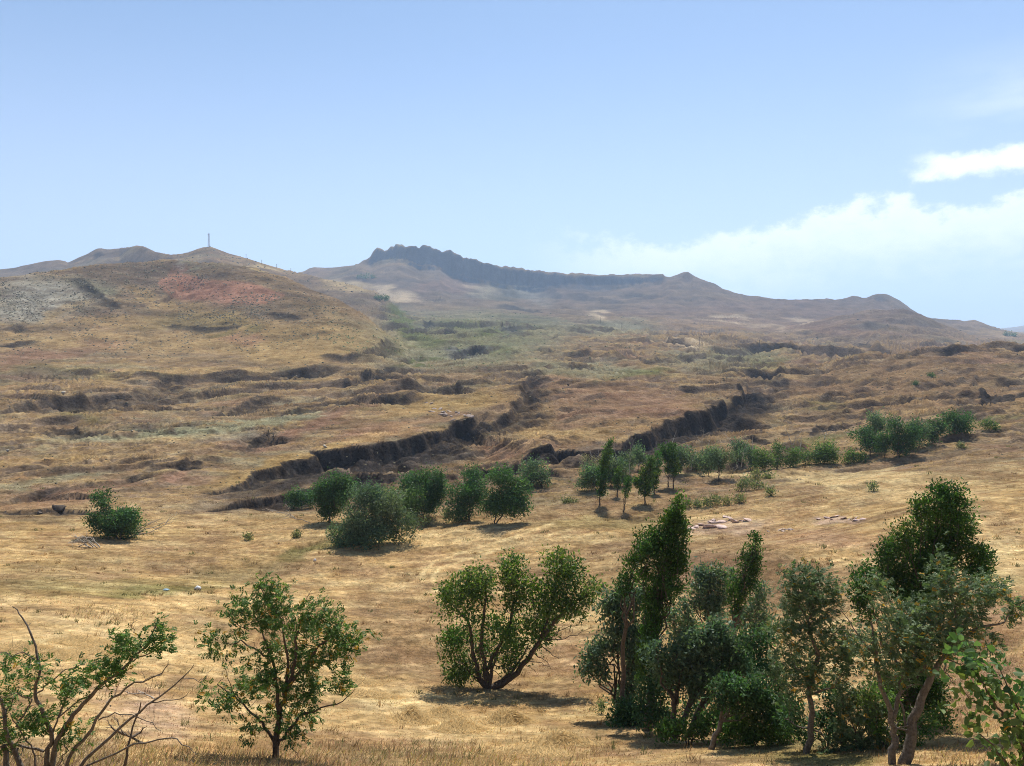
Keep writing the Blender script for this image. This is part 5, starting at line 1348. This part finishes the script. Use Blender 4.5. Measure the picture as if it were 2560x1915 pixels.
# low shrubs in front of the willow row
G_SH = "low grey-green shrubs on the straw bank"
for lab, bpx, lb in [
    ("low spiky grey-green shrub patch in front of the willow bushes", (1872, 1226), [(1852, 1216, 14, 9), (1874, 1208, 18, 14), (1894, 1214, 14, 10)]),
    ("upright grey-green shrub behind the low spiky patch", (1896, 1200), [(1894, 1188, 8, 12), (1922, 1196, 14, 12)]),
    ("flat sage-coloured shrub on the straw bank facing the pink rocks", (1720, 1268), [(1720, 1260, 14, 7), (1742, 1262, 10, 6)]),
    ("wide sage-coloured shrub streak on the straw bank", (1780, 1266), [(1766, 1258, 14, 8), (1792, 1252, 16, 10), (1820, 1252, 14, 7), (1850, 1248, 12, 7)]),
    ("small grey-green shrub starting the green strip across the mown field", (1925, 1240), [(1924, 1232, 12, 8)]),
    ("grass-like green shrub at the end of the strip across the mown field", (2186, 1228), [(2184, 1219, 8, 8)]),
    ("dull green shrub under the twin-trunked willow", (1130, 1308), [(1120, 1292, 20, 14), (1140, 1298, 14, 10)]),
    ("straggly weed standing between the dark willow and the grey-green willow", (1072, 1316), [(1070, 1300, 9, 12)]),
    ("lone weed on the straw slope near the lighter willow", (1412, 1260), [(1418, 1254, 10, 8), (1436, 1260, 8, 5)]),
    ("small tussock on the slope beside the lumpy round tree", (620, 1350), [(620, 1342, 6, 6)]),
    ("small tussock between the fallen branch and the sprawling willow", (742, 1346), [(742, 1340, 5, 6)]),
    ("leafy weed at the foot of the thicket edge", (1504, 1786), [(1504, 1770, 8, 20)]),
]:
    tree("shrub", lab, "shrub", bpx, lb, "sage", 4.5, 1.0, group=G_SH, stems=3, fork=.1, twigs=4, wind=(.1, 0, 1.0), droop=-.4)
# distant trees
for lab, bpx, lb in [
    ("dark clump of trees at the foot of the rocky ridge", (908, 698), [(902, 693, 9, 5), (914, 692, 8, 6)]),
    ("smaller dark tree next to the clump under the rocky ridge", (932, 697), [(932, 694, 5, 3.5)]),
    ("dark bushy trees by the pale ploughed field", (948, 752), [(940, 744, 7, 6), (952, 744, 8, 5), (964, 746, 6, 4)]),
    ("dark bush on the skyline slope below the far blue hills", (2525, 840), [(2518, 837, 7, 4), (2532, 838, 6, 4)]),
    ("dark bush alone on the brown rough slope beyond the willow clump", (2328, 942), [(2328, 938, 7, 6)]),
    ("dark bush near a hollow on the brown rough slope", (2287, 963), [(2287, 959, 5, 5)]),
]:
    tree("distant_tree", lab, "tree", bpx, lb, "willow", 2.6, .9, group="dark trees on the far slopes", twigs=2, sink=1.0)

# ------------------------------------------------------------------ stones
_ico = None


def ico():
    global _ico
    if _ico is None:
        import bmesh
        bm = bmesh.new()
        bmesh.ops.create_icosphere(bm, subdivisions=2, radius=1)
        v = np.array([q.co[:] for q in bm.verts])
        f = np.array([[q.index for q in p.verts] for p in bm.faces])
        bm.free()
        _ico = (v, f)
    return _ico


def rock_mesh(name, loc, size, seed, color, parent=None, flat=1.0):
    rng = np.random.default_rng(seed)
    v, f = ico()
    v = v.copy()
    for _ in range(14):                                       # planar cuts give facets and edges
        n = unit(rng.normal(size=3))
        h = rng.uniform(.3, .7)
        d = v @ n - h
        v = v - np.outer(np.maximum(d, 0), n)
    v += .05 * rng.normal(size=v.shape)
    v *= np.array(size) * np.array([1, 1, flat])
    t = np.array(color) * rng.normal(1, .1, (len(v), 1))
    o = mesh_obj(name, v, f, M_ROCK, parent, tint=np.clip(t, .02, .8))
    o.location = loc
    o.rotation_euler = (0, 0, rng.uniform(0, 6))
    return o


BOULDER = (.33, .29, .235)
for lab, u, v, r in [
    ("large pale boulder on the smooth rounded spur of the left slope", 158, 985, 9), ("pale squat boulder on the gold grass beside the left gully", 20, 1129, 7), ("round whitish stone at the end of the long dark gully", 330, 1081, 4),
    ("whitish stone on the crest above the dark gully face", 741, 943, 4), ("grey boulder lying on the gold flank of the long formation", 812, 1119, 8), ("white stone beside the hollow at the spur", 44, 983, 4),
    ("dark upright rock on the scarp of the red-brown strip", 667, 1092, 8), ("small dark rock next to the upright rock", 684, 1092, 5), ("pale stone in the long gully bed", 285, 1080, 4), ("white rock on the flank where the left hill drops to the green valley", 942, 824, 5),
    ("dark boulder on the brown rough slope", 2325, 940, 6), ("dark squat rock at the dark clods by the stream bed", 150, 1282, 22), ("dark earthy block at the stream bed beside the squat rock", 100, 1286, 14), ("dark earth lump lying on the brown formation", 1420, 965, 5),
]:
    x, y, z = ground_hit(u, v)
    s = r / F * y
    c = (.075, .06, .05) if "dark" in lab.split()[:2] else BOULDER
    tag(rock_mesh("boulder", (x, y, z + .25 * s), (s, s * .9, s * .75), int(u), c), lab, "rock", "stones on the slopes")


def outcrop(name, label, spots, color, group=None, seed=0):
    g = [ground_hit(u, v) for u, v, r in spots]
    root = empty(name, g[0])
    tag(root, label, "rock", group)
    for i, ((u, v, r), (x, y, z)) in enumerate(zip(spots, g)):
        s = r / F * y
        o = rock_mesh("rock", (0, 0, 0), (s * 1.7, s * 1.3, s * .4), seed + i, color, root)
        o.location = (x - g[0][0], y - g[0][1], z - g[0][2] + .02 * s)
        o.rotation_euler = (rs.normal(0, .25), rs.normal(0, .25), rs.normal(0, .5))


rs = np.random.default_rng(8)
outcrop("rock_outcrop", "broken pinkish-grey rock rib sticking out of the long formation",
        [(u + rs.normal(0, 4), v + rs.normal(0, 3), rs.uniform(5, 11)) for u, v in Z5([(1165, 275), (1180, 285), (1200, 295), (1215, 300), (1235, 310), (1250, 325), (1262, 340), (1285, 330), (1300, 350), (1330, 335), (1350, 345), (1380, 350), (1405, 360), (1190, 310), (1270, 355), (1310, 365)])], (.30, .235, .20), seed=300)
outcrop("rock_outcrop", "low pale pink rock slabs on the straw bank behind the thicket",
        [(u + rs.normal(0, 4), v + rs.normal(0, 3), rs.uniform(9, 18)) for u, v in Z6([(1350, 1340), (1400, 1320), (1450, 1310), (1500, 1290), (1540, 1300), (1580, 1280), (1620, 1260), (1660, 1250), (1700, 1260), (1750, 1270), (1800, 1275), (1600, 1320), (1480, 1335), (1690, 1290)])], (.46, .34, .29), seed=330)
outcrop("rock_outcrop", "flat pinkish rock ledge in the straw field beside the big bushy poplar",
        [(u, v + rs.normal(0, 2), rs.uniform(7, 14)) for u, v in Z7([(600, 1260), (660, 1250), (720, 1250), (780, 1258), (840, 1262), (900, 1262), (940, 1250), (870, 1275), (700, 1265)])], (.42, .31, .27), seed=360)
outcrop("rock_outcrop", "small broken rocks in the brown grass near the slim twisted poplar",
        [(u, v + rs.normal(0, 2), rs.uniform(5, 9)) for u, v in Z7([(280, 1355), (310, 1350), (340, 1348), (370, 1358), (200, 1350)])], (.30, .23, .19), seed=380)

# ------------------------------------------------------------------ litter on the grass
M_BAG = plain_material("white_plastic", (.5, .5, .5), .5, 9, .1, .3)
M_BLUE = plain_material("blue_plastic", (.25, .36, .42), .5, 9, .2, .3)


def crumple(name, label, cat, u, v, su, sv, mat, seed, group=None):
    x, y, z = ground_hit(u, v)
    rng = np.random.default_rng(seed)
    vv, f = ico()
    d = vv * (1 + .38 * fbm(vv[:, 0] * 2.1 + seed, vv[:, 2] * 2.1 + vv[:, 1] * 1.3, 3, seed)[:, None]) + rng.normal(0, .05, vv.shape)
    d = d * np.array([su, .8 * su, sv]) / F * y
    o = mesh_obj(name, d, f, mat)
    o.location = (x, y, z + sv / F * y * .6)
    tag(o, label, cat, group)


crumple("plastic_bag", "crumpled white plastic bag lying on the green hollow", "plastic bag", 495, 1475, 8, 6, M_BAG, 4)
crumple("plastic_sheet", "torn pale blue plastic sheet caught in the grass near the white bag", "plastic sheet", 415, 1477, 8, 3, M_BLUE, 5)
crumple("plastic_scrap", "small white scrap in the weeds below the sprawling willow", "litter", 787, 1404, 4, 4, M_BAG, 6)

# ------------------------------------------------------------------ hay heaps
def hay(label, u, v, ru, rv, n, seed):
    rng = np.random.default_rng(seed)
    x, y, z = ground_hit(u, v)
    R, H = ru / F * y, rv / F * y
    a = rng.uniform(0, 2 * math.pi, n)
    t = rng.random(n) ** .6
    ecc = 1 + .25 * np.sin(2 * a + seed) + .15 * np.sin(3 * a + 2 * seed)
    px, py = R * ecc * t * np.cos(a), R * .8 * ecc * t * np.sin(a)
    hz = H * (np.cos(np.clip(t, 0, 1) * math.pi) * .5 + .5) * (1 + .3 * np.sin(a * 3 + seed))
    gz = terrain(x + px, y + py) - z
    c = np.stack([px, py, gz + hz + rng.uniform(0, .03, n)], 1)
    d = unit(np.stack([np.cos(a + rng.normal(0, .6, n)), np.sin(a + rng.normal(0, .6, n)), -.9 * H / R * np.sin(t * math.pi) * 1.3 + rng.normal(.05, .16, n)], 1))
    L = rng.uniform(.25, .6, n)[:, None]
    w = rng.uniform(.008, .018, n)[:, None]
    sd = unit(np.cross(d, np.array([0, -.5, 1.0]) + rng.normal(0, .3, (n, 3))))
    V = np.stack([c - d * L * .5 - sd * w, c - d * L * .5 + sd * w, c + d * L * .5], 1).reshape(-1, 3)
    tt = np.array([.8, .62, .33]) * rng.uniform(.65, 1.15, (n, 1))
    # core so that the ground does not show through
    o = mesh_obj("hay_heap", V, np.arange(len(V)).reshape(-1, 3), M_STRAW, tint=np.repeat(tt, 3, 0))
    o.location = (x, y, z)
    tag(o, label, "hay", "heaps of cut hay on the mown field")
    ang = np.linspace(0, 2 * math.pi, 19)[:-1]
    vs, fs = [], []
    for j, q in enumerate(np.linspace(.02, 1, 7)):
        e = 1 + .25 * np.sin(2 * ang + seed) + .15 * np.sin(3 * ang + 2 * seed)
        cx, cy = R * e * q * np.cos(ang), R * .8 * e * q * np.sin(ang)
        vs.append(np.stack([cx, cy, terrain(x + cx, y + cy) - z - .04 + .9 * H * (math.cos(q * math.pi) * .5 + .5)], 1))
        if j:
            k0, k1 = (j - 1) * 18, j * 18
            fs += [(k0 + i, k0 + (i + 1) % 18, k1 + (i + 1) % 18, k1 + i) for i in range(18)]
    vs = np.concatenate(vs)
    core = mesh_obj("hay_core", vs, fs, M_STRAW, o, tint=np.array([.66, .5, .25]) * np.ones((len(vs), 1)), smooth=True)


for i, (lab, u, v, ru, rv, n) in enumerate([
    ("domed hay heap with strands hanging down all round, on its own", 1030, 1803, 52, 30, 2200), ("flattened hay heap behind the domed one", 1110, 1786, 50, 18, 1600), ("wide hay heap with a ragged flat top in front of the peaked one", 1150, 1826, 60, 26, 2200),
    ("peaked hay heap next to the spreading willow's shadow", 1268, 1806, 56, 30, 2200), ("long low hay heap nearest the thicket shadow", 1395, 1862, 72, 30, 2400), ("loose hay strewn thin at the foot of the long low heap", 1330, 1885, 80, 12, 1500),
    ("broad tangled hay heap behind the sapling", 150, 1640, 60, 24, 1600), ("low hay swath beyond the tangled heap behind the sapling", 210, 1605, 70, 14, 1500), ("hay heap half hidden by the sapling's bare branches", 60, 1620, 50, 20, 1400), ("thin hay swath between the sapling and the young robinia", 250, 1632, 60, 12, 1200),
    ("flat hay spread beside the young robinia trunk", 920, 1740, 60, 10, 1300), ("strewn hay on the slope above the flat spread", 880, 1705, 60, 9, 1200),
]):
    hay(lab, u, v, ru * 1.15, rv * (.8 if i < 6 else .4), int(n * 2.2), 500 + i)

# ------------------------------------------------------------------ mast and poles
def bar(buf, a, b, r):
    buf.tube([a, (np.asarray(a) + b) / 2, b], r, r, 4)


mx, my, mz = ground_hit(522, 619)
mast = empty("telecom_mast", (mx, my, mz))
tag(mast, "tall lattice radio mast on the rounded hilltop", "mast")
HM, W0, W1 = 25.0, 1.5, .8
legs = [(-1, -1), (1, -1), (1, 1), (-1, 1)]
for sx, sy in legs:
    w = Wood()
    bar(w, np.array([sx * W0, sy * W0, -2.0]), np.array([sx * W1, sy * W1, HM]), .22)
    w.build("leg", M_STEEL, mast)
w = Wood()
for i in range(10):
    z0, z1 = HM * i / 10, HM * (i + 1) / 10
    q0, q1 = W0 + (W1 - W0) * i / 10, W0 + (W1 - W0) * (i + 1) / 10
    for a in range(4):
        b = (a + 1) % 4
        bar(w, np.array([legs[a][0] * q0, legs[a][1] * q0, z0]), np.array([legs[b][0] * q1, legs[b][1] * q1, z1]), .10)
        bar(w, np.array([legs[a][0] * q1, legs[a][1] * q1, z1]), np.array([legs[b][0] * q1, legs[b][1] * q1, z1]), .10)
w.build("bracing", M_STEEL, mast)
for ax_, az_ in ((1.3, HM - .5), (-1.2, HM - 1.5), (.4, HM + .6)):
    w = Wood()
    w.tube([(ax_, -1.2, az_ - 1.3), (ax_, -1.2, az_), (ax_, -1.2, az_ + 1.3)], .45, .45, 6)
    w.build("antenna", M_STEEL, mast)
w = Wood()
w.tube([(2.2, 0, -1.5), (2.2, 0, .8), (2.2, 0, 2.2)], 1.6, 1.6, 4)
w.build("equipment_hut", M_STEEL, mast)

M_POLE = plain_material("pole_wood", (.12, .10, .085), .9, 3, .2, 0)


def pole(label, u, v, hpx, group):
    x, y, z = ground_hit(u, v)
    h = hpx / F * y
    root = empty("utility_pole", (x, y, z))
    tag(root, label, "pole", group)
    r = max(.11, .00028 * y)
    w = Wood()
    w.tube([(0, 0, -1.0), (0, 0, h * .5), (0, 0, h)], r, r * .75, 6)
    w.build("post", M_POLE, root)
    w = Wood()
    w.tube([(-.09 * h, 0, h * .93), (0, 0, h * .93), (.09 * h, 0, h * .93)], r * .6, r * .6, 4)
    w.build("crossarm", M_POLE, root)


for u, v, h in [p for p in Z1([(1405, 200, 16), (1512, 236, 18), (1608, 270, 17), (1700, 298, 17), (1787, 322, 18)])]:
    pole("thin utility pole on the skyline slope running down from the mast hill", u, v, h + 3, "poles below the mast hill")
for u, v, h in Z3([(219, 772, 44), (587, 800, 46), (762, 818, 48)]) + Z2([(1855, 672, 40), (1722, 640, 30)]):
    pole("thin utility pole crossing the rough ground below the tan fields", u, v, h, "poles crossing the valley")

# ------------------------------------------------------------------ grass, straw and scrub: too many to count
colg = col.reshape(NC, NROW, 3)
vg = gv.reshape(NC, NROW)
ug = gu.reshape(NC, NROW)
k_in = np.nonzero(np.abs(KC) < .71)[0]
c0, c1 = k_in[0], k_in[-1] - 1


def sample_ground(n, rng, ymin, ymax):
    """random points of the ground, spread as evenly as the mesh rows are"""
    ci = rng.integers(c0, c1, n)
    ri = rng.integers(0, NROW - 1, n)
    m = (GY[ci, ri] > ymin) & (GY[ci, ri] < ymax)
    ci, ri = ci[m], ri[m]
    a, b = rng.random(len(ci)), rng.random(len(ci))

    def lerp(g):
        if g.ndim == 3:
            a_, b_ = a[:, None], b[:, None]
        else:
            a_, b_ = a, b
        return (g[ci, ri] * (1 - a_) + g[ci + 1, ri] * a_) * (1 - b_) + (g[ci, ri + 1] * (1 - a_) + g[ci + 1, ri + 1] * a_) * b_
    return np.stack([lerp(GX), lerp(GY), lerp(GZ)], 1), lerp(colg), lerp(ug), lerp(vg)


rng = np.random.default_rng(77)
p, c, uu, vv = sample_ground(560000, rng, 11, 125)
patch = fbm(p[:, 0] / 2.2, p[:, 1] / 2.2, 3, 300)
tall = np.clip(sstep(vv, 1835, 1890) * sstep(uu, 1650, 1250) + sstep(np.hypot((uu - 270) / 110, (vv - 1535) / 26), 1.2, .7) + .6 * sstep(uu, 2250, 2400) * sstep(vv, 1560, 1640) + .35 * sstep(patch, .25, .7) + .4 * sstep(np.hypot((uu - 60) / 120, (vv - 1505) / 14), 1.2, .7), 0, 1)
keep = rng.random(len(p)) < (.42 + .25 * tall) * sstep(patch, -.95, -.1)
p, c, uu, vv, tall = p[keep], c[keep], uu[keep], vv[keep], tall[keep]
n = len(p)
h = np.maximum((.05 + .17 * tall) * rng.uniform(.5, 1.4, n), .0011 * p[:, 1])
d = unit(np.stack([rng.normal(.35, .45, n), rng.normal(0, .4, n), rng.uniform(.5, 1.2, n)], 1))
sd = unit(np.stack([rng.normal(0, 1, n), rng.normal(0, .35, n), np.zeros(n)], 1))
w = np.maximum(.009 + .008 * rng.random(n), .00042 * p[:, 1])[:, None]
V = np.stack([p - sd * w, p + sd * w, p + d * h[:, None]], 1).reshape(-1, 3)
t = c * rng.uniform(.7, 1.45, (n, 1)) * (1 + .1 * rng.normal(size=(n, 3)))
tw = (.55 * tall * rng.random(n))[:, None]
t = t * (1 - tw) + np.array([.46, .37, .22]) * tw
gw = rng.random(n) < .10 * tall
t[gw] = np.array([.20, .20, .07])
yw = rng.random(n) < .03 * tall
t[yw] = np.array([.42, .34, .06])
o = mesh_obj("dry_grass", V, np.arange(3 * n).reshape(-1, 3), M_STRAW, tint=np.repeat(np.clip(t, .01, .8), 3, 0))
tag(o, "short dry straw-coloured grass over the near fields", kind="stuff")
print("grass", n)
# taller tufts and weeds standing out of the stubble
p, c, uu, vv = sample_ground(60000, rng, 12, 135)
pt = fbm(p[:, 0] / 9, p[:, 1] / 9, 3, 330)
keep = rng.random(len(p)) < .06 * sstep(pt, -.2, .6) + .012
p, c, uu = p[keep], c[keep], uu[keep]
NB = 14
n = len(p) * NB
gre = (rng.random(len(p)) < .3).repeat(NB)
hs_ = rng.uniform(.12, .38, len(p)).repeat(NB) * rng.uniform(.6, 1.2, n)
hs_ = np.maximum(hs_, .0028 * p[:, 1].repeat(NB) * rng.uniform(.6, 1.2, n))
q = p.repeat(NB, 0) + np.stack([rng.normal(0, .1, n), rng.normal(0, .1, n), np.zeros(n)], 1) * np.maximum(1, p[:, 1].repeat(NB) / 45)[:, None]
d = unit(np.stack([rng.normal(.25, .4, n), rng.normal(0, .35, n), rng.uniform(.6, 1.2, n)], 1))
sd = unit(np.stack([rng.normal(0, 1, n), rng.normal(0, .35, n), np.zeros(n)], 1))
w = np.maximum(.008, .0005 * q[:, 1])[:, None]
V = np.stack([q - sd * w, q + sd * w, q + d * hs_[:, None]], 1).reshape(-1, 3)
t = np.where(gre[:, None], np.array([.17, .16, .065]), c.repeat(NB, 0) * .9) * rng.uniform(.65, 1.3, (n, 1))
o = mesh_obj("grass_tufts", V, np.arange(3 * n).reshape(-1, 3), M_STRAW, tint=np.repeat(np.clip(t, .01, .8), 3, 0))
tag(o, "scattered taller grass tufts and weeds in the stubble", kind="stuff")
print("tufts", len(p))

p, c, uu, vv = sample_ground(300000, rng, 14, 90)
lit = fbm(p[:, 0] / 4, p[:, 1] / 4, 3, 310)
keep = rng.random(len(p)) < .15 + .6 * sstep(lit, -.2, .5)
p, c = p[keep], c[keep]
n = len(p)
a = rng.normal(.35, .7, n) + np.pi * (rng.random(n) < .5)
d = np.stack([np.cos(a), np.sin(a) * .8, rng.normal(.08, .12, n)], 1)
sd = np.stack([-np.sin(a), np.cos(a), np.zeros(n)], 1)
L = np.maximum(rng.uniform(.15, .45, n), .004 * p[:, 1])[:, None]
w = np.maximum(.008, .00035 * p[:, 1])[:, None]
p = p + np.array([0, 0, .025])
V = np.stack([p - d * L * .5 - sd * w, p - d * L * .5 + sd * w, p + d * L * .5], 1).reshape(-1, 3)
t = (c * .75 + np.array([.55, .40, .19]) * .25) * rng.uniform(.75, 1.35, (n, 1))
o = mesh_obj("straw_litter", V, np.arange(3 * n).reshape(-1, 3), M_STRAW, tint=np.repeat(np.clip(t, .01, .8), 3, 0))
tag(o, "loose cut straw strewn over the mown fields", kind="stuff")
print("litter", n)

p, c, uu, vv = sample_ground(620000, rng, 120, 1600)
cl = fbm(p[:, 0] / (p[:, 1] * .05), p[:, 1] / (p[:, 1].clip(1) ** .5 * 2.2), 3, 320)
hill = sstep(uu, 1050, 900) * sstep(vv, 905, 860)
dense = np.clip(hill * (.25 + .9 * sstep(np.hypot((uu - 330) / 170, (vv - 700) / 45), 1.4, .6) + .8 * sstep(np.hypot((uu - 100) / 140, (vv - 745) / 60), 1.4, .6) + .9 * sstep(np.hypot((uu - 620) / 190, (vv - 770) / 34), 1.4, .6)), 0, 1)
val = sstep(np.hypot((uu - 1200) / 420, (vv - 850) / 80), 1.3, .6)
prob = (.03 + .5 * dense + .05 * val) * (.25 + .75 * sstep(cl, -.4, .5))
keep = rng.random(len(p)) < prob
p, uu = p[keep], uu[keep]
val = val[keep]
n = len(p)
r = rng.uniform(.8, 3.0, n) * p[:, 1] / F
oct_ = np.array([(1, 0, 0), (0, 1, 0), (-1, 0, 0), (0, -1, 0), (0, 0, 1.0), (.5, .5, .7), (-.6, .3, .75), (.1, -.7, .7)])
of = np.array([(0, 1, 5), (1, 2, 6), (2, 3, 7), (3, 0, 7), (0, 5, 7), (5, 1, 6), (5, 6, 4), (6, 7, 4), (7, 5, 4), (2, 7, 6)])
V = p[:, None, :] + r[:, None, None] * (oct_[None] * np.array([1.25, 1.0, .85]) * rng.uniform(.6, 1.3, (n, 8, 1)))
V = V.reshape(-1, 3) - np.repeat(np.array([[0, 0, .12]]) * r[:, None], 8, 0)
Fs = (of[None] + (np.arange(n) * 8)[:, None, None]).reshape(-1, 3)
t = np.array([.09, .08, .052]) * rng.uniform(.6, 1.6, (n, 1)) * (1 + val[:, None] * np.array([-.1, .35, -.2]))
M_SCRUB = plain_material("scrub_twigs", (.08, .075, .05), .95, .4, .3, 0, attr=True)
o = mesh_obj("hillside_scrub", V, Fs, M_SCRUB, tint=np.repeat(np.clip(t, .01, .8), 8, 0))
tag(o, "dark low scrub dotted over the hillsides", kind="stuff")
print("scrub", n)

# ------------------------------------------------------------------ haze: closed box of thin bluish air round the camera and all the land
def haze():
    m, nt = new_mat("air")
    v = nd(nt, "ShaderNodeVolumePrincipled", {"Color": (.50, .70, 1.0, 1), "Density": .00012, "Anisotropy": .25})
    out = nd(nt, "ShaderNodeOutputMaterial")
    nt.links.new(v.outputs[0], out.inputs["Volume"])
    x0, x1, y0, y1 = gverts[:, 0].min() - 60, gverts[:, 0].max() + 60, -60.0, gverts[:, 1].max() + 60
    z0, z1 = gverts[:, 2].min() - 1.0, gverts[:, 2].max() + 40
    vs = [(x, y, z) for z in (z0, z1) for y in (y0, y1) for x in (x0, x1)]
    fs = [(0, 2, 3, 1), (4, 5, 7, 6), (0, 1, 5, 4), (2, 6, 7, 3), (0, 4, 6, 2), (1, 3, 7, 5)]
    o = mesh_obj("haze", vs, fs, m)
    tag(o, "pale bluish summer haze over the far slopes", kind="stuff")


haze()
